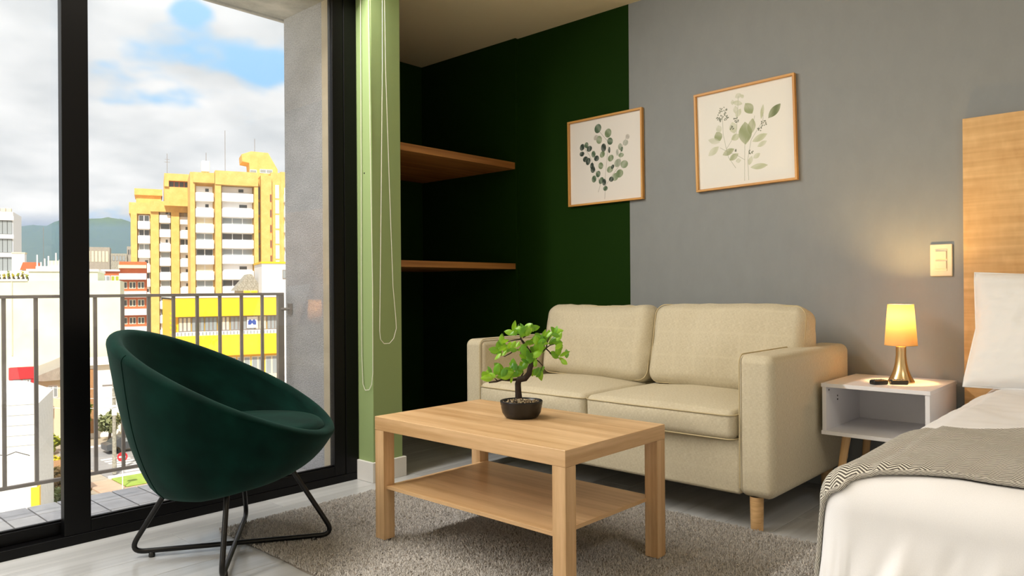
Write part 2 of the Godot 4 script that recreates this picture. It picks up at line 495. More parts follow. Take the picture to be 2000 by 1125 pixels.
# a sky of broken cloud, the same all the way round
func make_sky() -> Sky:
	var w := 2560
	var h := 1280
	var big := FastNoiseLite.new()
	big.seed = 11
	big.noise_type = FastNoiseLite.TYPE_SIMPLEX_SMOOTH
	big.fractal_octaves = 6
	big.frequency = 0.55
	big.fractal_gain = 0.55
	var soft := FastNoiseLite.new()
	soft.seed = 29
	soft.noise_type = FastNoiseLite.TYPE_SIMPLEX_SMOOTH
	soft.fractal_octaves = 5
	soft.frequency = 0.9
	var gaps := [Vector2(29.4, 15.9), Vector2(24.2, 19.2)]
	var g := RandomNumberGenerator.new()
	g.seed = 5
	for k in 34:
		gaps.append(Vector2(45.0 + g.randf() * 290.0, 13.0 + g.randf() * 60.0))
	var data := PackedFloat32Array()
	data.resize(w * h * 3)
	for y in h:
		var el := (0.5 - (y + 0.5) / h) * PI
		if el < -0.03:
			for x in w:
				var q := (y * w + x) * 3
				data[q] = 0.42
				data[q + 1] = 0.42
				data[q + 2] = 0.40
			continue
		var up := maxf(sin(el), 0.0)
		for x in w:
			var az := (x + 0.5) / w * TAU
			var p := Vector2(sin(az), -cos(az)) * cos(el) / (up + 0.16) * 1.5
			var a := big.get_noise_2d(p.x, p.y)
			var b := soft.get_noise_2d(p.x * 1.2 + 40.0, p.y * 1.2)
			var hole := 0.0
			var deg := Vector2(fposmod(rad_to_deg(az), 360.0), rad_to_deg(el))
			for gp in gaps:
				var dx: float = absf(deg.x - gp.x)
				if dx < 9.0 and absf(deg.y - gp.y) < 6.0:
					hole += 0.8 * exp(-(dx * dx / 3.2 + pow(deg.y - gp.y, 2.0) / 1.0))
			var cover := smoothstep(-0.62, -0.30, a - hole)
			var lit := clampf(0.5 + b * 0.95 + a * 0.45, 0.0, 1.0)
			var cr := lerpf(0.57, 0.84, lit)
			var cg := lerpf(0.605, 0.85, lit)
			var cb := lerpf(0.635, 0.86, lit)
			var k := (y * w + x) * 3
			data[k] = lerpf(0.28, cr, cover)
			data[k + 1] = lerpf(0.56, cg, cover)
			data[k + 2] = lerpf(0.84, cb, cover)
	var im := Image.create_from_data(w, h, false, Image.FORMAT_RGBF, data.to_byte_array())
	var pan := PanoramaSkyMaterial.new()
	pan.panorama = ImageTexture.create_from_image(im)
	var sky := Sky.new()
	sky.sky_material = pan
	return sky

# ---------------------------------------------------------------- the scene
# strength of the added fill lights
const STRIP := 12.5
const PANEL_BED := 1.5
const PANEL_MID := 0.15

func _ready() -> void:
	rng.seed = 20240
	# camera
	var cam := Camera3D.new()
	cam.name = "camera"
	cam.position = Vector3(0, 0.9317, 0)
	cam.rotation_degrees = Vector3(0.0446, -47.47, -0.4116)
	cam.fov = 42.48
	cam.near = 0.05
	cam.far = 9000.0
	add_child(cam)
	cam.current = true
	# sky and exposure
	var env := Environment.new()
	env.background_mode = Environment.BG_SKY
	env.sky = make_sky()
	env.background_energy_multiplier = 1.28
	env.tonemap_mode = Environment.TONE_MAPPER_LINEAR
	env.tonemap_exposure = 1.0
	env.sdfgi_enabled = true
	env.ssao_enabled = true
	env.ssil_enabled = true
	env.volumetric_fog_enabled = true
	env.volumetric_fog_density = 0.0
	var we := WorldEnvironment.new()
	we.name = "world_environment"
	we.environment = env
	add_child(we)
	# the sun stands high behind the building and to its side
	var sun := DirectionalLight3D.new()
	sun.name = "sun"
	add_child(sun)
	sun.look_at_from_position(Vector3.ZERO, -Vector3(-0.42, 0.72, 0.55))
	sun.light_color = c8(255, 246, 230)
	sun.light_energy = 1.9
	sun.light_angular_distance = 0.6
	sun.shadow_enabled = true

	make_materials()
	build_room()
	build_window()
	build_balcony()
	build_added_lights()
	build_rug()
	build_sofa()
	build_coffee_table()
	build_armchair()
	build_bed()
	build_nightstand()
	build_lamp()
	build_small_things()
	build_pictures()
	build_cords()
	build_bonsai()
	build_city()

func build_room() -> void:
	var fl := shell("floor", "pale grey laminate floor of long planks")
	block(fl, "subfloor", M.grout, Vector3(-2.7, -0.3, -3.1), Vector3(3.7, -0.012, 2.55))
	block(fl, "alcove_subfloor", M.grout, Vector3(2.47, -0.3, -4.16), Vector3(3.7, -0.012, -3.1))
	var z := -4.22
	var row := 0
	while z < 2.4:
		var x := -2.7 - fposmod(row * 0.47, 1.2)
		while x < 3.55:
			var a := maxf(x, -2.7)
			var b := minf(x + 1.2, 3.55)
			if z + 0.19 < -3.02:
				a = maxf(a, 2.47)
			if b - a > 0.02:
				block(fl, "plank", M.plank, Vector3(a + 0.0006, -0.012, maxf(z, -4.11) + 0.0006), Vector3(b - 0.0006, 0.0, minf(z + 0.19, 2.4) - 0.0006), 0.0012, 0)
			x += 1.2
		z += 0.19
		row += 1
	var ce := shell("ceiling", "cream painted ceiling")
	block(ce, "ceiling_slab", M.ceiling, Vector3(-2.85, 2.54, -3.10), Vector3(3.7, 5.6, 2.55))
	block(ce, "alcove_slab", M.ceiling, Vector3(2.47, 2.54, -4.16), Vector3(3.7, 2.8, -3.10))
	var wr := shell("wall_right", "grey painted wall with a dark green section beside the alcove")
	block(wr, "grey_section", M.wall_grey, Vector3(3.55, -0.3, -2.345), Vector3(3.7, 2.6, 2.55))
	block(wr, "green_section", M.wall_green, Vector3(3.55, -0.3, -4.16), Vector3(3.7, 2.6, -2.345))
	var wa := shell("wall_alcove", "dark green painted lining of the shelf alcove")
	block(wa, "back_lining", M.wall_green, Vector3(2.47, -0.1, -4.16), Vector3(3.55, 2.54, -4.11))
	block(wa, "side_lining", M.wall_green, Vector3(3.525, 0.0, -4.11), Vector3(3.55, 2.54, -3.19), 0.002)
	block(wa, "inner_lining", M.wall_green, Vector3(2.47, -0.1, -4.11), Vector3(2.5, 2.54, -3.22))
	var wc := shell("wall_column", "light green painted pier between the glazing and the alcove")
	block(wc, "pier", M.wall_light_green, Vector3(2.18, -0.3, -3.22), Vector3(2.36, 2.54, -2.915), 0.004)
	var bb := shell("baseboard_column", "white baseboard round the green pier")
	block(bb, "side_board", M.baseboard, Vector3(2.166, 0.0, -3.03), Vector3(2.18, 0.098, -2.901), 0.003)
	block(bb, "front_board", M.baseboard, Vector3(2.18, 0.0, -2.915), Vector3(2.374, 0.098, -2.901), 0.003)
	block(bb, "return_board", M.baseboard, Vector3(2.36, 0.0, -3.2), Vector3(2.374, 0.098, -2.915), 0.003)
	var wl := shell("wall_left", "white wall behind the viewer's left")
	block(wl, "plaster", M.wall_white, Vector3(-2.85, -0.3, -3.1), Vector3(-2.7, 2.6, 2.55))
	var wf := shell("wall_front", "white wall behind the viewer")
	block(wf, "plaster", M.wall_white, Vector3(-2.85, -0.3, 2.4), Vector3(3.7, 2.6, 2.55))
	var ww := shell("wall_window", "narrow white wall above the glazing")
	block(ww, "lintel", M.wall_white, Vector3(-2.7, 2.46, -3.11), Vector3(2.18, 2.54, -3.0))
	# open shelves across the alcove
	for s in [[1.742, 0.043, "thick brown wooden shelf high up in the dark alcove"], [1.093, 0.037, "brown wooden shelf lower down in the dark alcove"]]:
		var sh := thing("alcove_shelf", s[2], "shelf", Vector3(3.01, s[0] - s[1], -3.65), 0.0, "alcove shelves")
		block(sh, "board", M.shelf, Vector3(-0.51, 0, -0.455), Vector3(0.515, s[1], 0.43), 0.001)
		block(sh, "edge_band", M.shelf, Vector3(-0.51, 0, 0.43), Vector3(0.515, s[1], 0.45), 0.0015)

func build_window() -> void:
	var w := shell("window_1", "black aluminium sliding glass doors to the balcony")
	block(w, "sill_track", M.frame_black, Vector3(-2.7, 0.0, -3.12), Vector3(2.168, 0.036, -3.03), 0.002)
	block(w, "head_track", M.frame_black, Vector3(-2.7, 2.42, -3.12), Vector3(2.18, 2.46, -3.03), 0.002)
	block(w, "jamb", M.frame_black, Vector3(2.105, 0.036, -3.12), Vector3(2.178, 2.42, -3.03), 0.003)
	block(w, "jamb", M.frame_black, Vector3(-2.7, 0.036, -3.12), Vector3(-2.63, 2.42, -3.03), 0.003)
	var edges := [2.105, 0.93, -0.245, -1.42, -2.63]
	for k in 4:
		var a: float = edges[k + 1]
		var b: float = edges[k]
		var inside := k % 2 == 0
		var z1 := -3.034 if inside else -3.078
		var z0 := z1 - 0.04
		var sash := Node3D.new()
		sash.name = "sash"
		w.add_child(sash, true)
		var l := a - 0.046 if inside else a - 0.0
		var r := (b + 0.044) if not inside else b
		if k == 0:
			l = 0.884
		var li := l + (0.09 if k == 0 else 0.07)
		var ri := r - 0.063
		block(sash, "stile", M.frame_black, Vector3(l, 0.036, z0), Vector3(li, 2.42, z1), 0.003)
		block(sash, "stile", M.frame_black, Vector3(ri, 0.036, z0), Vector3(r, 2.42, z1), 0.003)
		block(sash, "bottom_rail", M.frame_black, Vector3(li, 0.036, z0), Vector3(ri, 0.082, z1), 0.003)
		block(sash, "top_rail", M.frame_black, Vector3(li, 2.36, z0), Vector3(ri, 2.42, z1), 0.003)
		block(sash, "glazing_bead", M.frame_black, Vector3(li, 0.082, z0 + 0.012), Vector3(ri, 0.088, z1 - 0.012), 0.001)
		block(sash, "pane", M.glass, Vector3(l + 0.04, 0.06, z0 + 0.018), Vector3(r - 0.03, 2.39, z0 + 0.022))

func build_balcony() -> void:
	var bf := shell("floor_balcony", "pale grey tiled balcony floor")
	block(bf, "screed", M.grout, Vector3(-2.9, -0.35, -3.77), Vector3(2.2, -0.022, -3.10))
	var z := -3.77
	var row := 0
	while z < -3.13:
		var x := -0.2
		var k := 0
		while x < 2.12:
			block(bf, "tile", M.tile[(row * 7 + k * 3 + (row * k) % 5) % 4], Vector3(x + 0.003, -0.022, z + 0.002), Vector3(minf(x + 0.115, 2.138) - 0.003, -0.012, minf(z + 0.1605, -3.122) - 0.002), 0.0015)
			x += 0.115
			k += 1
		z += 0.1605
		row += 1
	var bw := shell("wall_balcony", "grey rough stucco side wall of the balcony with a beige reveal")
	block(bw, "stucco", M.stucco, Vector3(2.14, -0.35, -3.635), Vector3(2.37, 2.80, -3.272))
	block(bw, "reveal", M.reveal, Vector3(2.138, -0.02, -3.272), Vector3(2.18, 2.46, -3.125), 0.003)
	block(bw, "outer_wall", M.stucco, Vector3(2.30, -0.35, -3.64), Vector3(2.5, 2.80, -3.22))
	var bs := shell("ceiling_balcony", "stained concrete slab over the balcony")
	block(bs, "slab", M.concrete, Vector3(-2.9, 2.405, -3.64), Vector3(2.3, 2.75, -3.11), 0.004)
	block(bs, "drip_edge", M.concrete, Vector3(-2.9, 2.395, -3.665), Vector3(2.16, 2.75, -3.64), 0.003)
	var r := thing("balcony_railing", "thin grey-brown steel railing of upright bars across the balcony", "railing", Vector3(0, 0, -3.62))
	block(r, "top_rail", M.rail, Vector3(-2.7, 0.905, -0.012), Vector3(2.115, 0.919, 0.012), 0.002)
	block(r, "bottom_rail", M.rail, Vector3(-2.7, 0.112, -0.008), Vector3(2.085, 0.127, 0.008), 0.002)
	var x := 1.992
	while x > -0.6:
		block(r, "baluster", M.rail, Vector3(x - 0.007, 0.127, -0.006), Vector3(x + 0.007, 0.905, 0.006))
		x -= 0.1156
	block(r, "end_post", M.rail, Vector3(2.08, 0.06, -0.012), Vector3(2.115, 0.905, 0.012), 0.002)
	part(r, "wall_bracket", tube(MB.new(), [Vector3(2.1, 0.83, 0.0), Vector3(2.1, 0.83, 0.02), Vector3(2.14, 0.83, 0.035)], 0.008, 8), M.rail)
	block(r, "bracket_plate", M.rail, Vector3(2.131, 0.80, 0.015), Vector3(2.14, 0.86, 0.055), 0.002)
	block(r, "foot_post", M.rail, Vector3(2.085, -0.012, -0.008), Vector3(2.11, 0.06, 0.008))

func build_added_lights() -> void:
	# unseen lights added to boost the daylight: a strip over the glazing, two panels
	var strip := thing("added_strip_light", "added unseen strip of fill light above the glass doors", "ceiling light", Vector3(-0.25, 2.50, -2.88))
	strip.rotation.x = deg_to_rad(-35.0)
	for x in [-2.0, 0.0, 2.0]:
		part(strip, "hanger", tube(MB.new(), [Vector3(x, -0.01, 0), Vector3(x, 0.048, -0.03)], 0.004, 6), M.white)
	block(strip, "light_housing", M.white, Vector3(-2.35, -0.05, -0.05), Vector3(2.35, 0.0, 0.05), 0.003)
	block(strip, "light_diffuser", M.added_light_glow, Vector3(-2.34, -0.054, -0.042), Vector3(2.34, -0.05, 0.042))
	area_light(strip, Vector2(4.66, 0.08), STRIP, Vector3(0, -0.06, 0), Vector3(-90, 0, 0))
	for p in [[Vector3(1.2, 2.54, 0.92), "added unseen square fill light above the foot of the bed", PANEL_BED], [Vector3(-0.4, 2.54, -0.9), "added unseen square fill light over the middle of the room", PANEL_MID]]:
		var t := thing("added_fill_panel", p[1], "ceiling light", p[0])  # fill panel added out of view to brighten the room
		block(t, "light_frame", M.white, Vector3(-0.32, -0.03, -0.32), Vector3(0.32, 0.0, 0.32), 0.004)
		block(t, "light_diffuser", M.added_light_glow, Vector3(-0.295, -0.034, -0.295), Vector3(0.295, -0.03, 0.295))
		area_light(t, Vector2(0.58, 0.58), p[2], Vector3(0, -0.04, 0), Vector3(-90, 0, 0))

func area_light(node: Node3D, size: Vector2, energy: float, at: Vector3, turn: Vector3) -> void:
	var a := AreaLight3D.new()  # emitter of each added fill light
	a.name = "added_fill_light"
	a.area_size = size
	a.area_normalize_energy = true
	a.light_color = c8(255, 250, 243)
	a.light_energy = energy
	a.area_range = 12.0
	a.shadow_enabled = true
	a.position = at
	a.rotation_degrees = turn
	node.add_child(a)

func build_rug() -> void:
	var t := thing("rug", "soft grey-beige pile rug under the coffee table", "rug", Vector3(2.015, 0, -1.78))
	var nz := FastNoiseLite.new()
	nz.seed = 7
	nz.frequency = 1.6
	var rows := []
	var uvs := []
	var hx := 0.675
	var hz := 1.0
	for r in 61:
		var row := []
		var uv := []
		for c in 45:
			var x := lerpf(-hx, hx, c / 44.0)
			var z := lerpf(-hz, hz, r / 60.0)
			var edge := 0.007 if r > 0 and r < 60 and c > 0 and c < 44 else 0.0
			var wob := nz.get_noise_2d(z * 2.0, x * 0.5) * 0.012
			row.append(Vector3(x + (wob if c == 0 or c == 44 else 0.0), edge, z + (wob if r == 0 or r == 60 else 0.0)))
			uv.append(Vector2(x, z))
		rows.append(row)
		uvs.append(uv)
	part(t, "backing", sheet(MB.new(), rows, uvs), M.rug)
	# the pile: short leaning yarn ends
	var yarn := MB.new()
	for k in 3:
		var a := TAU * k / 3.0
		var b := TAU * (k + 1) / 3.0
		var n := Vector3(cos((a + b) / 2), 0.6, sin((a + b) / 2)).normalized()
		var p := yarn.vert(Vector3(cos(a) * 0.0026, 0, sin(a) * 0.0026), n)
		yarn.vert(Vector3(cos(b) * 0.0026, 0, sin(b) * 0.0026), n)
		yarn.vert(Vector3(cos(b) * 0.0014, 0.0095, sin(b) * 0.0014), n)
		yarn.vert(Vector3(cos(a) * 0.0014, 0.0095, sin(a) * 0.0014), n)
		yarn.quad(p, p + 1, p + 2, p + 3)
	var top := yarn.vert(Vector3(0, 0.0115, 0), Vector3.UP)
	for k in 3:
		var a := yarn.vert(Vector3(cos(TAU * k / 3.0) * 0.0014, 0.0095, sin(TAU * k / 3.0) * 0.0014), Vector3.UP)
		var b := yarn.vert(Vector3(cos(TAU * (k + 1) / 3.0) * 0.0014, 0.0095, sin(TAU * (k + 1) / 3.0) * 0.0014), Vector3.UP)
		yarn.tri(top, a, b)
	var mm := MultiMesh.new()
	mm.transform_format = MultiMesh.TRANSFORM_3D
	mm.use_colors = true
	mm.mesh = yarn.mesh()
	var count := 110000
	mm.instance_count = count
	var lean := FastNoiseLite.new()
	lean.seed = 17
	lean.frequency = 3.0
	var g := RandomNumberGenerator.new()
	g.seed = 3
	for k in count:
		var x := g.randf_range(-hx, hx)
		var z := g.randf_range(-hz, hz)
		var l := lean.get_noise_2d(x, z)
		var b := Basis.from_euler(Vector3(g.randfn(l * 0.5, 0.4), g.randf() * TAU, g.randfn(0.2, 0.4)))
		var s := g.randf_range(0.75, 1.2)
		mm.set_instance_transform(k, Transform3D(b.scaled(Vector3(s, s, s)), Vector3(x, 0.0045, z)))
		var tone := g.randf_range(0.30, 0.56)
		mm.set_instance_color(k, Color(tone * 1.02, tone * 0.965, tone * 0.90))
	var o := MultiMeshInstance3D.new()
	o.name = "pile"
	o.multimesh = mm
	o.material_override = M.tuft
	o.set_meta("kind", "stuff")
	t.add_child(o)

# a stuffed cushion: rounded box with crowned faces and soft dents
func cushion(size: Vector3, r: float, crown: Vector3, sd: int, dent := 0.004) -> MB:
	var nz := FastNoiseLite.new()
	nz.seed = sd
	nz.frequency = 4.0
	nz.fractal_octaves = 3
	var h := size / 2.0
	var bend := func(p: Vector3, n: Vector3) -> Vector3:
		var q := Vector3(p.x / h.x, p.y / h.y, p.z / h.z)
		var f := Vector3((1 - q.y * q.y) * (1 - q.z * q.z), (1 - q.x * q.x) * (1 - q.z * q.z), (1 - q.x * q.x) * (1 - q.y * q.y))
		var d := Vector3(q.x * crown.x * f.x, q.y * crown.y * f.y, q.z * crown.z * f.z)
		return p + d + n * nz.get_noise_3d(p.x, p.y * 0.6, p.z) * dent
	return refaced(rbox(MB.new(), Vector3.ZERO, size, r, 4, 2, 14, Basis.IDENTITY, bend))

# normals again from the bent faces, joined where points meet
func refaced(mb: MB) -> MB:
	var sum := {}
	for k in range(0, mb.i.size(), 3):
		var a := mb.v[mb.i[k]]
		var b := mb.v[mb.i[k + 1]]
		var c := mb.v[mb.i[k + 2]]
		var g := (c - a).cross(b - a)
		for p in [a, b, c]:
			var key := Vector3i((p * 20000.0).round())
			sum[key] = sum.get(key, Vector3.ZERO) + g
	for k in mb.v.size():
		var g: Vector3 = sum.get(Vector3i((mb.v[k] * 20000.0).round()), mb.n[k])
		if g.length() > 0.0:
			mb.n[k] = g.normalized()
	return mb

# a rounded rectangle of points, in the plane spanned by a and b
func loop_points(c: Vector3, a: Vector3, b: Vector3, ha: float, hb: float, r: float, crown := 0.0) -> Array:
	var out := []
	for q in 4:
		var sa: float = [1, -1, -1, 1][q]
		var sb: float = [1, 1, -1, -1][q]
		for k in 7:
			var an := PI / 2 * (q + k / 6.0)
			out.append(c + a * (sa * (ha - r) + cos(an) * r) + b * (sb * (hb - r) + sin(an) * r))
		var n_a: float = [-1, -1, 1, 1][q]
		# a few points along the straight so that the piping can bow with the crown
		var from: Vector3 = out[-1]
		var to: Vector3
		if q % 2 == 0:
			to = c + a * (n_a * (ha - r)) + b * (sb * hb)
		else:
			to = c + a * (sa * ha) + b * (-sb * (hb - r))
		for k in range(1, 8):
			out.append(from.lerp(to, k / 8.0))
	return out

func build_sofa() -> void:
	var o := Vector3(3.105, 0, -1.975)
	var t := thing("sofa", "beige linen two-seat sofa with square arms and round wooden legs", "sofa", o)
	var arm_top := 0.672
	for s in [[-2.80, -2.672], [-1.292, -1.148]]:
		var sz := Vector3(0.84, arm_top - 0.13, s[1] - s[0])
		var arm := part(t, "armrest", rbox(MB.new(), Vector3.ZERO, sz, 0.035, 4, 2, 2), M.linen, Vector3(3.10, 0.13 + sz.y / 2, (s[0] + s[1]) / 2) - o)
		var inner: float = 1.0 if s[0] < -2 else -1.0
		var seam := []
		for k in 7:
			var an := PI / 2 * k / 6.0
			seam.append(Vector3(-0.385 - 0.035 * sin(an), sz.y / 2 - 0.002, 0.0) if false else Vector3(-0.385 - 0.035 * sin(an) - 0.001, sz.y / 2 - 0.035 + 0.036 * cos(an), inner * (sz.z / 2 - 0.012)))
		seam.push_front(Vector3(0.36, sz.y / 2 + 0.001, inner * (sz.z / 2 - 0.012)))
		seam.append(Vector3(-0.421, -sz.y / 2 + 0.03, inner * (sz.z / 2 - 0.012)))
		part(arm, "piping", tube(MB.new(), seam, 0.0028, 6), M.piping)
	part(t, "base", rbox(MB.new(), Vector3.ZERO, Vector3(0.80, 0.215, 1.40), 0.015, 3, 2, 2), M.linen, Vector3(3.09, 0.2375, -1.982) - o)
	part(t, "back_frame", rbox(MB.new(), Vector3.ZERO, Vector3(0.19, 0.53, 1.52), 0.03, 3, 2, 2), M.linen, Vector3(3.44, 0.395, -1.975) - o)
	# seat cushions
	for s in [[-2.668, -2.004, 101, 0.352], [-2.0, -1.296, 102, 0.352]]:
		var sz := Vector3(0.64, 0.118, s[1] - s[0])
		var at := Vector3(2.655 + sz.x / 2, 0.337 + sz.y / 2, (s[0] + s[1]) / 2) - o
		var cu := part(t, "seat_cushion", cushion(sz, 0.03, Vector3(0.018, 0.028, 0.004), s[2]), M.linen, at)
		for e in [0.042, -0.05]:
			var pts := loop_points(Vector3(0, e, 0), Vector3(1, 0, 0), Vector3(0, 0, 1), sz.x / 2 + 0.002, sz.z / 2 + 0.002, 0.032)
			for k in pts.size():
				var q := Vector2(pts[k].x / (sz.x / 2), pts[k].z / (sz.z / 2))
				var f := 1.0 - pow(e / (sz.y / 2), 2.0)
				pts[k].x += 0.018 * f * clampf(1 - q.y * q.y, 0, 1) * signf(q.x) if absf(q.x) > 0.98 else 0.0
			part(cu, "piping", tube(MB.new(), pts, 0.0026, 6, true), M.piping)
	# back cushions lean against the frame
	for s in [[-2.665, -1.985, 111, 0.0], [-1.978, -1.222, 112, 0.012]]:
		var sz := Vector3(0.17, 0.38 + s[3], s[1] - s[0])
		var cu := part(t, "back_cushion", cushion(sz, 0.055, Vector3(0.045, 0.008, 0.004), s[2], 0.019), M.linen, Vector3(3.235, 0.452 + sz.y / 2, (s[0] + s[1]) / 2) - o)
		cu.rotation.z = -0.2
		for e in [-0.052, 0.052]:
			var pts := loop_points(Vector3(e, 0, 0), Vector3(0, 1, 0), Vector3(0, 0, 1), sz.y / 2 - 0.004, sz.z / 2 - 0.004, 0.055)
			part(cu, "piping", tube(MB.new(), pts, 0.003, 6, true), M.piping)
	for p in [Vector2(2.722, -1.232), Vector2(2.722, -2.72), Vector2(3.46, -1.232), Vector2(3.46, -2.72)]:
		part(t, "leg", lathe(MB.new(), [Vector2(0.0, 0.0), Vector2(0.022, 0.0), Vector2(0.0235, 0.003), Vector2(0.026, 0.13), Vector2(0.0, 0.13)], 24), M.birch, Vector3(p.x, 0, p.y) - o)

func build_coffee_table() -> void:
	var t := thing("coffee_table", "light oak rectangular coffee table with a lower shelf", "coffee table", Vector3(1.955, 0.012, -1.787))
	block(t, "tabletop", M.oak, Vector3(-0.275, 0.40, -0.45), Vector3(0.275, 0.45, 0.45), 0.0015, 2)
	for sx in [-1, 1]:
		for sz in [-1, 1]:
			block(t, "leg", M.oak_leg, Vector3(sx * 0.2745, 0, sz * 0.4495), Vector3(sx * 0.2245, 0.40, sz * 0.3995), 0.0012, 1)
	block(t, "shelf", M.oak, Vector3(-0.262, 0.186, -0.405), Vector3(0.262, 0.199, 0.405), 0.001, 2)
	for sx in [-1, 1]:
		for sz in [-1, 1]:
			block(t, "shelf_peg", M.black_metal, Vector3(sx * 0.24 - 0.006, 0.180, sz * 0.392 - 0.006), Vector3(sx * 0.24 + 0.006, 0.186, sz * 0.392 + 0.006), 0.001)

func build_armchair() -> void:
	var o := Vector3(1.292, 0, -2.548)
	var turn := deg_to_rad(-42.0)
	var t := thing("armchair", "dark green velvet tub chair on thin black crossed legs", "armchair", o, turn)
	# rim of the tub: high behind, low in front (front is +x)
	var rim := func(a: float) -> Vector3:
		var c := cos(a)
		var rx := 0.36 if c > 0 else 0.398
		return Vector3(c * rx - 0.01, 0.588 - c * rx * 0.46 - 0.012 * maxf(c, 0.0) * c, sin(a) * 0.395)
	var foot := func(a: float) -> Vector3:
		return Vector3(cos(a) * 0.215 - 0.045, 0.234 + 0.03 * maxf(cos(a), 0.0), sin(a) * 0.24)
	var seg := 72
	var rows := []
	# underside, then up the outside, over the padded rim, down the inside
	for k in 4:
		var row := []
		for s in seg + 1:
			var a := TAU * s / seg
			row.append((foot.call(a) as Vector3).lerp(Vector3(-0.02, 0.222, 0), 1.0 - k / 3.5))
		rows.append(row)
	for k in range(0, 15):
		var f := k / 14.0
		var row := []
		for s in seg + 1:
			var a := TAU * s / seg
			var p: Vector3 = foot.call(a)
			var q: Vector3 = rim.call(a)
			var m := p.lerp(q, f)
			var out := Vector3(cos(a), 0, sin(a))
			# the front swells out below the lip, the back runs nearly straight
			var swell := sin(PI * pow(f, 0.8)) * lerpf(0.026, 0.040, clampf(1.0 - absf(cos(a) - 0.1), 0, 1))
			if k == 0:
				m.y += 0.004
				m -= out * 0.004
			row.append(m + out * swell - Vector3(0, swell * 0.35, 0))
		rows.append(row)
	var th := 0.05
	for k in range(1, 9):
		var an := PI * k / 8.0
		var row := []
		for s in seg + 1:
			var a := TAU * s / seg
			var q: Vector3 = rim.call(a)
			var inw := -Vector3(cos(a), 0, sin(a))
			row.append(q + inw * (th / 2) * (1 - cos(an)) + Vector3(0, sin(an) * 0.024, 0))
		rows.append(row)
	var lining := []
	lining.append(rows[-1])
	for k in range(1, 10):
		var f := k / 9.0
		var row := []
		for s in seg + 1:
			var a := TAU * s / seg
			var q: Vector3 = rim.call(a)
			var inw := -Vector3(cos(a), 0, sin(a))
			var top := q + inw * th
			var low := Vector3(cos(a) * 0.245, 0.37, sin(a) * 0.265)
			row.append(top.lerp(low, f) - inw * sin(PI * f) * 0.012)
		lining.append(row)
	var uv_of := func(list: Array) -> Array:
		var out := []
		for r in list.size():
			var u := []
			for s in seg + 1:
				u.append(Vector2(s / float(seg) * 2.0, r / float(list.size()) * 0.6))
			out.append(u)
		return out
	part(t, "tub_shell", sheet(MB.new(), rows, uv_of.call(rows), true), M.velvet)
	part(t, "inner_lining", sheet(MB.new(), lining, uv_of.call(lining), true), M.velvet_in)
	# seat cushion
	var cu := MB.new()
	var prof := []
	for k in 15:
		var an := -PI / 2 + PI * k / 14.0
		prof.append(Vector2(0.225 + 0.04 * cos(an), 0.425 + 0.036 * sin(an)))
	prof.push_front(Vector2(0.001, 0.389))
	for k in 6:
		prof.append(Vector2(0.225 * (1 - (k + 1) / 6.0) + 0.0005, 0.461 + 0.014 * (1 - pow(1 - (k + 1) / 6.0, 2))))
	lathe(cu, prof, 48, Vector3(0.05, 0.0, 0), 1.0, 1.02)
	part(t, "seat_cushion", cu, M.velvet_in)
	# seams down the outside where the back panel is sewn in
	for sg in [-1, 1]:
		var pts := []
		var s := int(round((PI + sg * 0.86) / TAU * seg))
		for k in range(4, 22):
			var p: Vector3 = rows[k][s]
			pts.append(p + Vector3(cos(TAU * s / seg), 0.0, sin(TAU * s / seg)) * 0.0008)
		part(t, "seam_piping", tube(MB.new(), pts, 0.0016, 5), M.velvet)
	# two bent rods that cross on the floor, each a pair of legs
	var to_local := func(p: Vector3) -> Vector3:
		return (p - o).rotated(Vector3.UP, -turn)
	var ends := [[Vector3(0.995, 0, -2.735), Vector3(1.585, 0, -2.36)], [Vector3(1.487, 0, -2.838), Vector3(1.097, 0, -2.258)]]
	for r in 2:
		var a: Vector3 = to_local.call(ends[r][0])
		var b: Vector3 = to_local.call(ends[r][1])
		var y := 0.022 + (0.0 if r == 0 else 0.001)
		var mid := (a + b) / 2
		var pts := []
		for e in 2:
			var f := a if e == 0 else b
			var d := (f - mid).normalized()
			var up := mid + d * 0.215 + Vector3(0, 0.245, 0)
			var low := f + Vector3(0, y, 0)
			var corner := []
			var rise := (up - low).normalized()
			for k in 9:
				var q := k / 8.0
				var p0 := low + rise * 0.055
				var p2 := low - d * 0.055
				corner.append(p0.lerp(low, q).lerp(low.lerp(p2, q), q))
			var leg := [up.lerp(low, -0.34), up.lerp(low, 0.5)]
			leg.append_array(corner)
			if e == 1:
				leg.reverse()
			pts.append_array(leg)
		part(t, "leg_rod", tube(MB.new(), pts, 0.009, 12), M.black_metal)
		for f in [a, b]:
			var d: Vector3 = (f - mid).normalized()
			part(t, "foot_pad", lathe(MB.new(), [Vector2(0, 0), Vector2(0.01, 0), Vector2(0.011, 0.004), Vector2(0.0095, y - 0.004), Vector2(0, y - 0.002)], 14), M.black_plastic, f - d * 0.075)

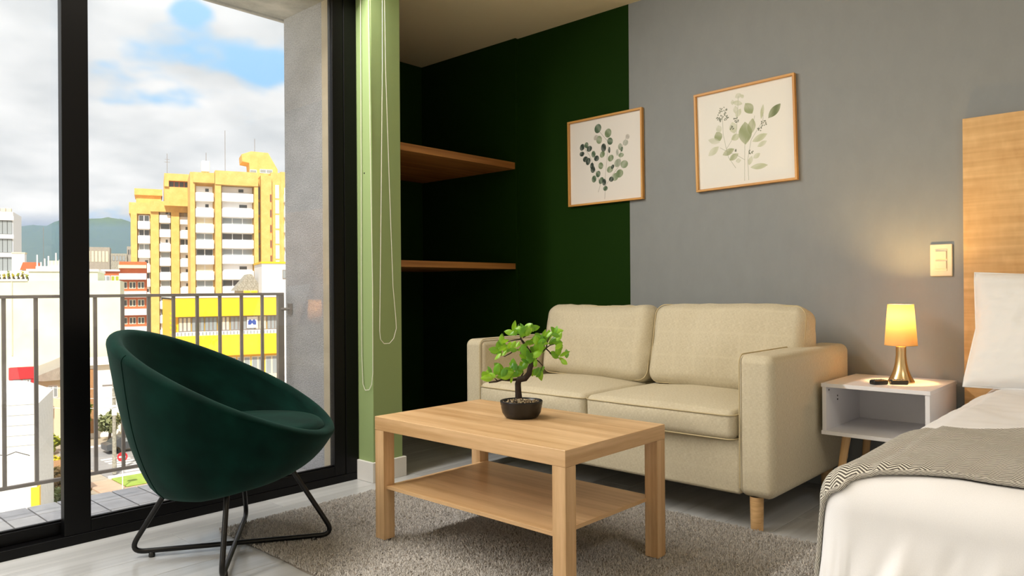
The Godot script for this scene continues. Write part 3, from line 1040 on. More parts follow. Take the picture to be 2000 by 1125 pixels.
# bed linen laid over the mattress: s runs away from the head, t across; what passes the edge hangs down
func draped(s: float, t: float, lift: float, wr: FastNoiseLite, fold: float) -> Vector3:
	var x0 := 1.735
	var z0 := -0.535
	var rr := 0.085
	var top := 0.532 + lift
	var ex := maxf(0.0, x0 - s)
	var ez := maxf(0.0, z0 - t)
	var d := sqrt(ex * ex + ez * ez)
	var base := Vector3(maxf(s, x0), top, maxf(t, z0))
	var crease := wr.get_noise_2d(s * 1.2, t * 1.2)
	if d <= 0.0:
		base.y += crease * 0.010 * fold + 0.012 * clampf((s - 1.735) / 1.4, 0.0, 1.0)
		return base
	var out := Vector3(-ex / d, 0, -ez / d)
	var arc := rr * PI / 2
	var reach := rr + lift
	var p := base
	var along := t if ex > ez else s
	if d < arc:
		var an := d / rr
		p += out * reach * sin(an) + Vector3(0, -rr * (1 - cos(an)), 0)
	else:
		var down := d - arc
		var ripple := wr.get_noise_2d(along * 3.4 + down * 0.9, down * 0.55 + 7.0) * 0.15 * fold * smoothstep(0.0, 0.26, down)
		ripple += 0.11 * fold * pow(1.0 - absf(wr.get_noise_2d(along * 1.5 + down * 0.55, 12.0 + down * 0.3)), 5.0) * smoothstep(0.02, 0.3, down)
		ripple += wr.get_noise_2d(along * 1.3 - 20.0, 3.0) * 0.04 * fold * smoothstep(0.0, 0.35, down)
		p += out * (reach + (0.042 * absf(out.x) + 0.004) * smoothstep(0.0, 0.35, down) + ripple * (absf(out.x) + 0.15) * clampf((t + 0.60) / 0.35, 0.12, 1.0)) + Vector3(0, -rr - down, 0)
	p.y += crease * 0.010 * fold * clampf(1.0 - d / 0.3, 0.0, 1.0)
	return p

func build_bed() -> void:
	var hb := thing("headboard", "tall light oak headboard panel fixed to the grey wall", "headboard", Vector3(3.535, 0.0, 0.1))
	block(hb, "panel", M.headboard, Vector3(-0.015, 0.0, -0.795), Vector3(0.014, 1.62, 0.9), 0.0015, 2)
	var bed := thing("bed", "bed base and mattress under the white duvet", "bed", Vector3(2.58, 0, 0.14))
	block(bed, "base", M.hole, Vector3(-0.86, 0.06, -0.66), Vector3(0.92, 0.28, 0.72), 0.02)
	block(bed, "mattress", M.pillow, Vector3(-0.85, 0.28, -0.65), Vector3(0.92, 0.495, 0.72), 0.05)
	for p in [Vector2(-0.8, -0.6), Vector2(-0.8, 0.66), Vector2(0.86, -0.6), Vector2(0.86, 0.66)]:
		part(bed, "leg", lathe(MB.new(), [Vector2(0, 0), Vector2(0.025, 0), Vector2(0.025, 0.06), Vector2(0, 0.06)], 12), M.black_plastic, Vector3(p.x, 0, p.y))
	var wr := FastNoiseLite.new()
	wr.seed = 33
	wr.noise_type = FastNoiseLite.TYPE_SIMPLEX_SMOOTH
	wr.frequency = 2.2
	wr.fractal_octaves = 3
	var du := thing("duvet", "white cotton duvet hanging over the foot of the bed", "duvet", Vector3(2.5, 0, 0.1))
	var rows := []
	var uvs := []
	var nt := 150
	var ns := 190
	for r in ns + 1:
		var row := []
		var uv := []
		var s := lerpf(1.27, 3.46, r / float(ns))
		for c in nt + 1:
			var tt := lerpf(-0.94, 0.84, c / float(nt))
			row.append(draped(s, tt, 0.0, wr, 1.0) - Vector3(2.5, 0, 0.1))
			uv.append(Vector2(s, tt))
		rows.append(row)
		uvs.append(uv)
	part(du, "cover", sheet(MB.new(), rows, uvs), M.sheet)
	var hem := []
	for c in range(0, nt + 1, 2):
		hem.append(rows[0][c])
	part(du, "hem", tube(MB.new(), hem, 0.004, 6), M.sheet)
	var th := thing("throw_blanket", "grey and white herringbone throw laid across the duvet", "blanket", Vector3(2.0, 0, 0.1))
	var sides := [[], []]
	var tuv := []
	var na := 70
	var nb := 150
	for r in na + 1:
		var f := r / float(na)
		var a := []
		var b := []
		var uv := []
		for c in nb + 1:
			var tt := lerpf(-1.02, 0.80, c / float(nb))
			var k := clampf((tt + 0.56) / 0.31, 0.0, 1.0)
			var lo := lerpf(1.648, 1.752, sqrt(k)) + 0.03 * clampf(tt + 0.25, 0, 1)
			var s := lerpf(lo, lerpf(2.235, 2.36, k), f)
			var puff := 0.004 * sin(PI * clampf(f * 6.0, 0.0, 1.0) * 0.5)
			a.append(draped(s, tt, (0.014 + puff) if tt > -0.5 else 0.008, wr, 1.0) - Vector3(2.0, 0, 0.1))
			b.append(draped(s, tt, 0.004, wr, 1.0) - Vector3(2.0, 0, 0.1))
			uv.append(Vector2(tt, s))
		sides[0].append(a)
		sides[1].append(b)
		tuv.append(uv)
	part(th, "woven_cloth", sheet(MB.new(), sides[0], tuv), M.throw)
	part(th, "underside", sheet(MB.new(), sides[1], tuv), M.throw)
	var edge := []
	for c in nb + 1:
		edge.append((sides[0][0][c] + sides[1][0][c]) / 2)
	part(th, "folded_edge", tube(MB.new(), edge, 0.0055, 8), M.throw)
	# pillow leaning on the headboard
	var pl := thing("pillow", "white pillow leaning against the oak headboard", "pillow", Vector3(3.36, 0.55, -0.28))
	var faces := MB.new()
	var pn := FastNoiseLite.new()
	pn.seed = 44
	pn.frequency = 5.0
	for sg in [-1.0, 1.0]:
		var g := []
		var gu := []
		for r in 41:
			var row := []
			var uv := []
			for c in 49:
				var y := r / 40.0 * 2.0 - 1.0
				var z := c / 48.0 * 2.0 - 1.0
				var thick := pow(maxf((1 - y * y) * (1 - z * z), 0.0), 0.42) * 0.085
				var pinch := 1.0 - 0.07 * (1.0 - absf(y)) * z * z
				var pinch2 := 1.0 - 0.07 * (1.0 - absf(z)) * y * y
				var w := pn.get_noise_2d(y * 0.5, z * 0.9) * 0.02 * (1 - y * y) * (1 - z * z) + pn.get_noise_2d(y * 2.0 + 9.0, z * 0.4) * 0.008
				row.append(Vector3(sg * (thick + 0.003) + (w if sg < 0 else 0.0), y * 0.235 * pinch2, z * 0.365 * pinch))
				uv.append(Vector2(z, y))
			g.append(row)
			gu.append(uv)
		sheet(faces, g, gu)
	var pc := part(pl, "pillowcase", faces, M.pillow, Vector3(-0.005, 0.205, 0))
	pc.rotation = Vector3(deg_to_rad(1.2), 0, deg_to_rad(-22.0))
	var rim := []
	for k in 4:
		var a: Vector2 = [Vector2(-1, -1), Vector2(-1, 1), Vector2(1, 1), Vector2(1, -1)][k]
		var b: Vector2 = [Vector2(-1, 1), Vector2(1, 1), Vector2(1, -1), Vector2(-1, -1)][k]
		for j in 14:
			var q := a.lerp(b, j / 14.0)
			rim.append(Vector3(0, q.x * 0.235 * (1.0 - 0.07 * (1.0 - absf(q.y)) * q.x * q.x), q.y * 0.365 * (1.0 - 0.07 * (1.0 - absf(q.x)) * q.y * q.y)))
	part(pc, "seam", tube(MB.new(), rim, 0.0045, 6, true), M.pillow)

func build_nightstand() -> void:
	var t := thing("nightstand", "small white open-box nightstand on angled wooden legs", "nightstand", Vector3(3.315, 0, -0.924))
	var x0 := -0.215
	var x1 := 0.215
	var z0 := -0.201
	var z1 := 0.201
	block(t, "top_panel", M.white, Vector3(x0, 0.519, z0), Vector3(x1, 0.535, z1), 0.0012)
	block(t, "bottom_panel", M.white, Vector3(x0, 0.325, z0), Vector3(x1, 0.341, z1), 0.0012)
	block(t, "side_panel", M.white, Vector3(x0 + 0.004, 0.341, z0 + 0.003), Vector3(x1, 0.519, z0 + 0.019), 0.0008)
	block(t, "side_panel", M.white, Vector3(x0 + 0.004, 0.341, z1 - 0.019), Vector3(x1, 0.519, z1 - 0.003), 0.0008)
	block(t, "back_panel", M.white, Vector3(x1 - 0.012, 0.341, z0 + 0.019), Vector3(x1 - 0.002, 0.519, z1 - 0.019))
	for p in [[-0.18, 0.505], [-0.08, 0.47], [-0.08, 0.455]]:
		part(t, "screw_hole", lathe(MB.new(), [Vector2(0, -0.001), Vector2(0.0035, -0.001), Vector2(0.0035, 0.001), Vector2(0, 0.001)], 10), M.hole, Vector3(p[0], p[1], z0 + 0.0195)).rotation.x = PI / 2
	for sx in [-1, 1]:
		for sz in [-1, 1]:
			var a := Vector3(sx * 0.135, 0.327, sz * 0.125)
			var b := Vector3(sx * 0.175, 0.0, sz * 0.165)
			part(t, "leg", tube(MB.new(), [a, a.lerp(b, 0.5), b], [0.017, 0.0145, 0.011], 16), M.birch)

func build_lamp() -> void:
	var t := thing("table_lamp", "small lit table lamp with cream shade and flared brass base", "lamp", Vector3(3.335, 0.535, -0.885))
	part(t, "lamp_base", lathe(MB.new(), [Vector2(0, 0), Vector2(0.05, 0), Vector2(0.0505, 0.004), Vector2(0.046, 0.012), Vector2(0.038, 0.027), Vector2(0.029, 0.05), Vector2(0.0225, 0.08), Vector2(0.0195, 0.11), Vector2(0.0195, 0.146), Vector2(0.0185, 0.149), Vector2(0, 0.149)], 40), M.brass)
	part(t, "socket", lathe(MB.new(), [Vector2(0, 0.149), Vector2(0.013, 0.149), Vector2(0.013, 0.229), Vector2(0, 0.229)], 20), M.switch)
	var rim := MB.new()
	lathe(rim, [Vector2(0.0615, 0.152), Vector2(0.0487, 0.319)], 48)
	part(t, "lamp_shade", rim, M.shade)
	for q in [[0.0615, 0.152], [0.0487, 0.319]]:
		var ring := []
		for k in 40:
			ring.append(Vector3(cos(TAU * k / 40) * q[0], q[1], sin(TAU * k / 40) * q[0]))
		part(t, "shade_ring", tube(MB.new(), ring, 0.001, 6, true), M.shade)
	for k in 3:
		var a := TAU * k / 3.0
		part(t, "shade_spoke", tube(MB.new(), [Vector3(cos(a) * 0.013, 0.175, sin(a) * 0.013), Vector3(cos(a) * 0.0597, 0.175, sin(a) * 0.0597)], 0.001, 5), M.brass)
	part(t, "light_bulb", lathe(MB.new(), [Vector2(0.0, 0.229), Vector2(0.010, 0.230), Vector2(0.014, 0.244), Vector2(0.021, 0.262), Vector2(0.0225, 0.274), Vector2(0.019, 0.288), Vector2(0.011, 0.296), Vector2(0.0, 0.298)], 24), M.bulb)
	var l := OmniLight3D.new()
	l.name = "bulb_light"
	l.light_color = c8(255, 206, 128)
	l.light_energy = 0.30
	l.light_size = 0.018
	l.omni_range = 12.0
	l.omni_attenuation = 2.0
	l.shadow_enabled = true
	l.position = Vector3(0, 0.272, 0)
	t.add_child(l)

func build_small_things() -> void:
	# two remote controls, one half on the other
	for p in [[Vector3(3.20, 0.535, -0.932), 0.95, "slim black remote control lying flat on the nightstand", 0.0], [Vector3(3.252, 0.535, -0.872), 0.6, "black remote control with grey buttons beside the brass lamp base", 0.0]]:
		var t := thing("remote_control", p[2], "remote control", p[0], p[1])
		part(t, "case", rbox(MB.new(), Vector3(0, 0.009, 0), Vector3(0.034, 0.018, 0.066), 0.006, 3, 2), M.black_plastic)
		for r in 5:
			for c in 3:
				part(t, "button", rbox(MB.new(), Vector3.ZERO, Vector3(0.006, 0.002, 0.006), 0.0008), M.grey_plastic, Vector3((c - 1) * 0.0095, 0.0187, -0.023 + r * 0.0105))
	var sw := thing("light_switch", "cream double rocker light switch plate on the grey wall", "light switch", Vector3(3.55, 0.971, -0.7815))
	part(sw, "plate", rbox(MB.new(), Vector3(-0.005, 0.068, 0), Vector3(0.010, 0.136, 0.084), 0.004, 2), M.switch)
	part(sw, "inset", rbox(MB.new(), Vector3(-0.0105, 0.068, 0), Vector3(0.003, 0.092, 0.046), 0.001), M.switch)
	for k in 2:
		var rk := part(sw, "rocker", rbox(MB.new(), Vector3.ZERO, Vector3(0.007, 0.034, 0.042), 0.002, 2), M.switch, Vector3(-0.0135, 0.048 + k * 0.041, 0))
		rk.rotation.y = 0.09

func build_pictures() -> void:
	for d in [[Vector3(3.55, 1.423, -2.5075), 0.525, 0.512, 0.4, M.print_eucalyptus, "framed print of round dark eucalyptus leaves in a thin wooden frame"], [Vector3(3.55, 1.437, -1.65), 0.533, 0.513, 1.35, M.print_berries, "framed print of pale green leaves and berries in a thin wooden frame"]]:
		var t := thing("framed_print", d[5], "picture", d[0], 0.0, "botanical prints")
		t.rotation.x = deg_to_rad(-d[3])
		var w: float = d[1] / 2
		var h: float = d[2]
		var r := 0.011
		block(t, "frame_rail", M.frame_wood, Vector3(-0.024, 0, -w), Vector3(-0.002, r, w), 0.001, 2)
		block(t, "frame_rail", M.frame_wood, Vector3(-0.024, h - r, -w), Vector3(-0.002, h, w), 0.001, 2)
		block(t, "frame_stile", M.frame_wood, Vector3(-0.024, r, -w), Vector3(-0.002, h - r, -w + r), 0.001, 1)
		block(t, "frame_stile", M.frame_wood, Vector3(-0.024, r, w - r), Vector3(-0.002, h - r, w), 0.001, 1)
		block(t, "backing", M.hole, Vector3(-0.005, r, -w + r), Vector3(-0.002, h - r, w - r))
		var p := MB.new()
		var a := p.vert(Vector3(-0.0085, r, -w + r), Vector3(-1, 0, 0), Vector2(0, 1))
		p.vert(Vector3(-0.0085, h - r, -w + r), Vector3(-1, 0, 0), Vector2(0, 0))
		p.vert(Vector3(-0.0085, h - r, w - r), Vector3(-1, 0, 0), Vector2(1, 0))
		p.vert(Vector3(-0.0085, r, w - r), Vector3(-1, 0, 0), Vector2(1, 1))
		p.quad(a, a + 1, a + 2, a + 3)
		var b := p.vert(Vector3(-0.0052, r, -w + r), Vector3(1, 0, 0))
		p.vert(Vector3(-0.0052, h - r, -w + r), Vector3(1, 0, 0))
		p.vert(Vector3(-0.0052, h - r, w - r), Vector3(1, 0, 0))
		p.vert(Vector3(-0.0052, r, w - r), Vector3(1, 0, 0))
		p.quad(b, b + 1, b + 2, b + 3)
		part(t, "printed_sheet", p, d[4])

func bead_loop(called: String, label: String, pts: Array, at: Vector3) -> void:
	var t := thing(called, label, "cord", at, 0.0, "blind cords")
	var c := Curve3D.new()
	for p in pts:
		c.add_point(p - at)
	part(t, "string", tube(MB.new(), pts.map(func(p): return p - at), 0.0012, 6), M.cord)
	var bead := lathe(MB.new(), [Vector2(0, -0.0023), Vector2(0.0016, -0.0016), Vector2(0.0023, 0), Vector2(0.0016, 0.0016), Vector2(0, 0.0023)], 8)
	var mm := MultiMesh.new()
	mm.transform_format = MultiMesh.TRANSFORM_3D
	mm.mesh = bead.mesh()
	var len := c.get_baked_length()
	mm.instance_count = int(len / 0.006)
	for k in mm.instance_count:
		mm.set_instance_transform(k, Transform3D(Basis.IDENTITY, c.sample_baked(k * 0.006)))
	var o := MultiMeshInstance3D.new()
	o.name = "beads"
	o.multimesh = mm
	o.material_override = M.cord
	o.set_meta("kind", "stuff")
	t.add_child(o)

func build_cords() -> void:
	var a := []
	for p in [[2.240, 2.54], [2.236, 2.0], [2.224, 1.4], [2.214, 0.95], [2.209, 0.73], [2.214, 0.69], [2.235, 0.668], [2.268, 0.668], [2.294, 0.69], [2.311, 0.74], [2.307, 0.80], [2.292, 0.945], [2.272, 1.5], [2.256, 2.0], [2.25, 2.54]]:
		a.append(Vector3(p[0], p[1], -2.897))
	bead_loop("blind_bead_chain", "long white beaded blind cord hanging in front of the green pier", a, Vector3(2.25, 0.668, -2.897))
	var b := []
	for p in [[-2.962, 2.54], [-2.966, 1.5], [-2.972, 0.95], [-2.972, 0.6], [-2.964, 0.47], [-2.946, 0.442], [-2.915, 0.447], [-2.894, 0.475], [-2.884, 0.53], [-2.881, 0.95], [-2.892, 1.6], [-2.90, 2.54]]:
		b.append(Vector3(2.172, p[1], p[0] - 0.02))
	bead_loop("blind_bead_chain", "white beaded blind cord hanging against the lit side of the green pier", b, Vector3(2.172, 0.442, -2.96))
	var s := thing("wall_screw", "tiny dark screw in the lit side of the green pier", "screw", Vector3(2.18, 1.50, -2.972))
	part(s, "head", lathe(MB.new(), [Vector2(0, 0.003), Vector2(0.003, 0.002), Vector2(0.004, 0), Vector2(0, 0)], 10), M.hole).rotation.z = PI / 2

func build_bonsai() -> void:
	var at := Vector3(2.012, 0.462, -1.803)
	var t := thing("bonsai", "small green-leaved bonsai in an oval black pot with gravel", "plant", at, deg_to_rad(-47.47))
	var pot := part(t, "pot", lathe(MB.new(), [Vector2(0, 0), Vector2(0.052, 0), Vector2(0.060, 0.004), Vector2(0.0705, 0.020), Vector2(0.0745, 0.040), Vector2(0.0745, 0.047), Vector2(0.0765, 0.0485), Vector2(0.0765, 0.054), Vector2(0.0775, 0.056), Vector2(0.0775, 0.0615), Vector2(0.0755, 0.063), Vector2(0.072, 0.0605), Vector2(0.071, 0.05), Vector2(0, 0.05)], 48, Vector3.ZERO, 1.0, 0.94), M.pot)
	part(pot, "soil", lathe(MB.new(), [Vector2(0.071, 0.052), Vector2(0.05, 0.055), Vector2(0, 0.057)], 24, Vector3.ZERO, 1.0, 0.94), M.soil)
	var stone := rbox(MB.new(), Vector3.ZERO, Vector3(0.006, 0.0045, 0.005), 0.0018, 1).mesh()
	for k in 150:
		var d := Vector2.from_angle(rng.randf() * TAU) * sqrt(rng.randf()) * 0.068
		var g := part(t, "pebble", stone, M.gravel[rng.randi() % 3], Vector3(d.x, 0.0575 + rng.randf() * 0.002 - d.length() * 0.03, d.y * 0.94))
		g.rotation = Vector3(rng.randf() * 3, rng.randf() * 3, rng.randf() * 3)
	var k2 := 0.000354
	var spot := func(x: float, y: float, z := 0.0) -> Vector3:
		return Vector3((x - 460) * k2, (1050 - y) * k2 * 0.985, z)
	var trunk := []
	for p in [[432, 850, 0], [428, 780, 0], [425, 700, 0], [440, 655, 0], [500, 640, 5], [540, 590, 8], [552, 530, 6], [575, 480, 0], [605, 435, -5]]:
		trunk.append(spot.call(p[0], p[1], p[2] * 0.001))
	part(t, "trunk", tube(MB.new(), trunk, [0.0135, 0.012, 0.0115, 0.012, 0.0115, 0.011, 0.010, 0.0085, 0.006], 10), M.bark)
	for b in [[[440, 650, 400, 655, 330, 660, 260, 655, 205, 675, 125, 685], 0.006], [[215, 668, 180, 632], 0.0025], [[450, 640, 480, 590, 470, 560, 420, 565], 0.003], [[600, 440, 530, 340, 480, 260, 462, 232], 0.007], [[462, 232, 400, 240, 310, 258], 0.003], [[462, 232, 440, 150, 440, 70], 0.0025], [[480, 215, 545, 185, 575, 130], 0.0025], [[530, 340, 470, 340, 400, 345, 350, 380, 290, 412, 262, 398], 0.0032], [[455, 345, 455, 390], 0.002], [[605, 435, 660, 380, 720, 325], 0.005], [[720, 335, 750, 365, 778, 405, 840, 415], 0.0028], [[720, 325, 760, 300, 800, 290], 0.0025], [[720, 325, 740, 230, 800, 160], 0.0025], [[600, 440, 640, 465, 680, 510, 660, 560], 0.0025], [[265, 265, 285, 150], 0.0012]]:
		var pts := []
		var c: Array = b[0]
		var dz := rng.randf_range(-0.02, 0.02)
		for q in range(0, c.size(), 2):
			pts.append(spot.call(c[q], c[q + 1], dz * q / c.size()))
		var rr := []
		for q in pts.size():
			rr.append(lerpf(b[1], b[1] * 0.45, q / float(pts.size() - 1)))
		part(t, "branch", tube(MB.new(), pts, rr, 7), M.bark)
	# one leaf: an oval blade bent along its midrib
	var rows := []
	for r in 9:
		var f := r / 8.0
		var row := []
		for c in 5:
			var q := c / 4.0 * 2.0 - 1.0
			var wd := 0.30 * pow(sin(PI * pow(clampf(f, 0.02, 0.985), 0.85)), 0.75)
			row.append(Vector3(f - 0.5, q * wd, -0.10 * q * q * wd * 3.0 - 0.22 * pow(f - 0.5, 2)))
		rows.append(row)
	var blade := sheet(MB.new(), rows).mesh()
	var list := [398, 95, 80, 95, 440, 130, 100, 80, 335, 160, 170, 85, 385, 165, 200, 70, 495, 150, 60, 110, 530, 100, 30, 90, 612, 117, 10, 85, 470, 105, 120, 70, 262, 232, 100, 80, 232, 295, 80, 85, 285, 320, 30, 90, 345, 290, 80, 70, 182, 335, 170, 90, 195, 362, 190, 85, 215, 412, 225, 75, 310, 345, 0, 70, 415, 312, 10, 80, 425, 285, 60, 60, 490, 345, 110, 110, 550, 275, 0, 85, 612, 240, 95, 80, 660, 225, 60, 80, 705, 190, 70, 90, 745, 200, 80, 95, 640, 300, 60, 120, 590, 340, 45, 90, 620, 375, 30, 110, 680, 355, 50, 95, 800, 250, 35, 110, 850, 205, 60, 85, 855, 292, -25, 80, 800, 140, 130, 80, 845, 155, 10, 90, 690, 250, 120, 80, 540, 375, 100, 90, 480, 415, 150, 70, 545, 455, 20, 80, 500, 450, 160, 70, 848, 355, 85, 95, 808, 410, 150, 70, 910, 390, 25, 95, 888, 465, -30, 75, 590, 500, 130, 80, 620, 560, 60, 80, 652, 615, -75, 100, 580, 595, 200, 70, 680, 555, 30, 60, 600, 470, 80, 70, 205, 540, 70, 110, 130, 555, 120, 70, 115, 620, 185, 110, 240, 560, 100, 80, 290, 560, 60, 90, 330, 590, 20, 90, 375, 490, 90, 110, 390, 500, 100, 80, 355, 560, 110, 80, 430, 595, 30, 90, 380, 610, 0, 85, 470, 520, 100, 90, 500, 500, 60, 80, 440, 560, 160, 80, 300, 620, 190, 80, 260, 610, 160, 70, 350, 620, 30, 70, 160, 600, 150, 70, 520, 470, 40, 70, 270, 205, 95, 60, 720, 260, 40, 90, 650, 270, 100, 85, 570, 400, 130, 80, 520, 170, 20, 85, 330, 550, 140, 80, 415, 575, 70, 75]
	for q in range(0, list.size() - 3, 4):
		if (q / 4) % 5 != 2:
			list.append_array([list[q] + rng.randf_range(-38, 38), list[q + 1] + rng.randf_range(-26, 30), list[q + 2] + rng.randf_range(-110, 110), list[q + 3] * rng.randf_range(0.75, 1.0)])
	for q in range(0, list.size(), 4):
		var lf := part(t, "leaf", blade, M.leaf[(q / 4 * 5 + q / 12) % 4], spot.call(list[q], list[q + 1], rng.randf_range(-0.035, 0.035)))
		var ln: float = list[q + 3] * k2 * 1.26
		lf.basis = Basis(Vector3(0, 0, 1), deg_to_rad(list[q + 2])) * Basis(Vector3(0, 1, 0), rng.randf_range(-0.5, 0.5)) * Basis(Vector3(1, 0, 0), rng.randf_range(-0.9, 0.9)) * Basis.from_scale(Vector3(ln, ln, ln))

# ---------------------------------------------------------------- the town beyond the balcony
const TURN := -0.378736
const LOW := -13.5

# a point of the street plan: metres to the right, metres away, above the street
func town(x: float, away: float, up := 0.0) -> Vector3:
	return Vector3(cos(TURN) * x - sin(TURN) * away, LOW + up, -sin(TURN) * x - cos(TURN) * away)

func window_unit(node: Node3D, x0: float, x1: float, y0: float, y1: float, z: float, glass: Material, frame: Material, bars := 1, parts_name := "window") -> MeshInstance3D:
	var f := block(node, parts_name, frame, Vector3(x0, y0, z), Vector3(x1, y1, z + 0.06))
	var c := f.position
	var n := bars + 1
	for k in n:
		var a := lerpf(x0, x1, k / float(n)) + 0.07
		var b := lerpf(x0, x1, (k + 1) / float(n)) - 0.07
		block(f, "pane", glass, Vector3(a, y0 + 0.1, z + 0.055) - c, Vector3(b, y1 - 0.1, z + 0.075) - c)
	return f

# a column of balconies: white parapets with glazing set back between them
func balcony_bay(node: Node3D, x0: float, x1: float, top: float, step: float, floors: int, z: float, bars: int, sd: int) -> void:
	var g := RandomNumberGenerator.new()
	g.seed = sd
	for k in floors:
		var y := top - k * step
		if y < 2.0:
			break
		var ph := step * 0.56
		part(node, "balcony_parapet", rbox(MB.new(), Vector3.ZERO, Vector3(x1 - x0, ph, 1.3), 0.12, 1), M.out_white, Vector3((x0 + x1) / 2, y - ph / 2, z + 0.45))
		var pick := g.randf()
		var glass: Material = M.window_dark if pick < 0.34 else M.curtain if pick < 0.5 else M.window_grey if pick < 0.62 else M.out_white
		var wf := window_unit(node, x0 + 0.15, x1 - 0.15, y, y + step - ph, z, glass, M.out_white, bars)
		if pick > 0.62:
			var half := (x1 - x0) * g.randf_range(0.18, 0.4)
			block(wf, "pane", M.window_dark, Vector3(half * 0.2, -0.35, 0.03), Vector3(half, 0.25, 0.06))

func mast(called: String, label: String, at: Vector3, high: float, arms: int) -> void:
	var t := thing(called, label, "antenna", at, TURN)
	part(t, "pole", tube(MB.new(), [Vector3.ZERO, Vector3(0, high, 0)], 0.05, 6), M.rail)
	for k in arms:
		block(t, "arm", M.rail, Vector3(-0.5 + k * 0.08, high * (0.62 + 0.12 * k), -0.03), Vector3(0.5 - k * 0.08, high * (0.62 + 0.12 * k) + 0.06, 0.03))

func leaf_cloud(r: Vector3, count: int, size: float, sd: int) -> ArrayMesh:
	var g := RandomNumberGenerator.new()
	g.seed = sd
	var mb := MB.new()
	for k in count:
		var d := Vector3(g.randfn(), g.randfn(), g.randfn()).normalized()
		var p := d * pow(g.randf(), 0.4) * (0.8 + 0.2 * sin(d.x * 5.0 + d.y * 4.0 + sd))
		p = p * r + Vector3(0, r.y, 0)
		var b := Basis.from_euler(Vector3(g.randf() * TAU, g.randf() * TAU, g.randf() * TAU))
		var n := (d + b.z * 0.6).normalized()
		var a := mb.vert(p + b * Vector3(-size, 0, 0), n)
		mb.vert(p + b * Vector3(0, -size * 0.45, 0), n)
		mb.vert(p + b * Vector3(size, 0, 0), n)
		mb.vert(p + b * Vector3(0, size * 0.45, 0), n)
		mb.quad(a, a + 1, a + 2, a + 3)
	return mb.mesh()

func tree(called: String, label: String, at: Vector3, r: Vector3, lift: float, mat: Material, sd: int, group := "street trees", count := 700, size := 0.28) -> void:
	var t := thing(called, label, "tree" if lift > 0.0 else "shrub", at, 0.0, group)
	part(t, "foliage", leaf_cloud(r, count, size, sd), mat, Vector3(0, lift, 0))
	var st := [Vector3.ZERO, Vector3(0.08, (lift + r.y) * 0.5, 0.05), Vector3(0, lift + r.y, 0)]
	part(t, "trunk", tube(MB.new(), st, [0.16, 0.11, 0.05], 7), M.bark)

func build_city() -> void:
	var gr := shell("floor_town", "pale ground of the town far below")
	block(gr, "earth", M.ground, Vector3(-900, LOW - 2.0, -1500), Vector3(1400, LOW, -6))
	var st := thing("street", "grey asphalt street with a crossing below the balcony", "street", town(-1.0, 74.0), TURN + 0.35)
	block(st, "carriageway", M.asphalt, Vector3(-5.2, 0.0, -5.5), Vector3(1.6, 0.05, 7.5))
	block(st, "kerb", M.out_white, Vector3(-5.2, 0.0, 7.5), Vector3(1.6, 0.16, 7.8))
	block(st, "kerb", M.out_white, Vector3(-5.2, 0.0, -5.8), Vector3(1.6, 0.16, -5.5))
	for k in 7:
		block(st, "road_stripe", M.out_white, Vector3(-3.6, 0.05, 0.4 + k * 0.95), Vector3(-1.6, 0.058, 0.85 + k * 0.95))
	var sw := thing("sidewalk", "pinkish brick sidewalk beside the grey street", "sidewalk", town(0.5, 62.0), TURN + 0.35)
	block(sw, "paving", M.pavement, Vector3(-4.4, 0, -3.4), Vector3(14, 0.12, 3.2))
	var gp := thing("grass_patch", "small bright green lawn on the sidewalk corner", "grass", town(-0.6, 63.2, 0.12), TURN + 0.35)
	part(gp, "turf", rbox(MB.new(), Vector3(0.6, 0.06, 0), Vector3(5.2, 0.12, 3.2), 0.1, 1), M.grass)
	gp.set_meta("kind", "stuff")
	build_tower()
	build_store()
	build_far_left()
	build_low_houses()
	build_hills()
	build_street_things()
	build_haze()

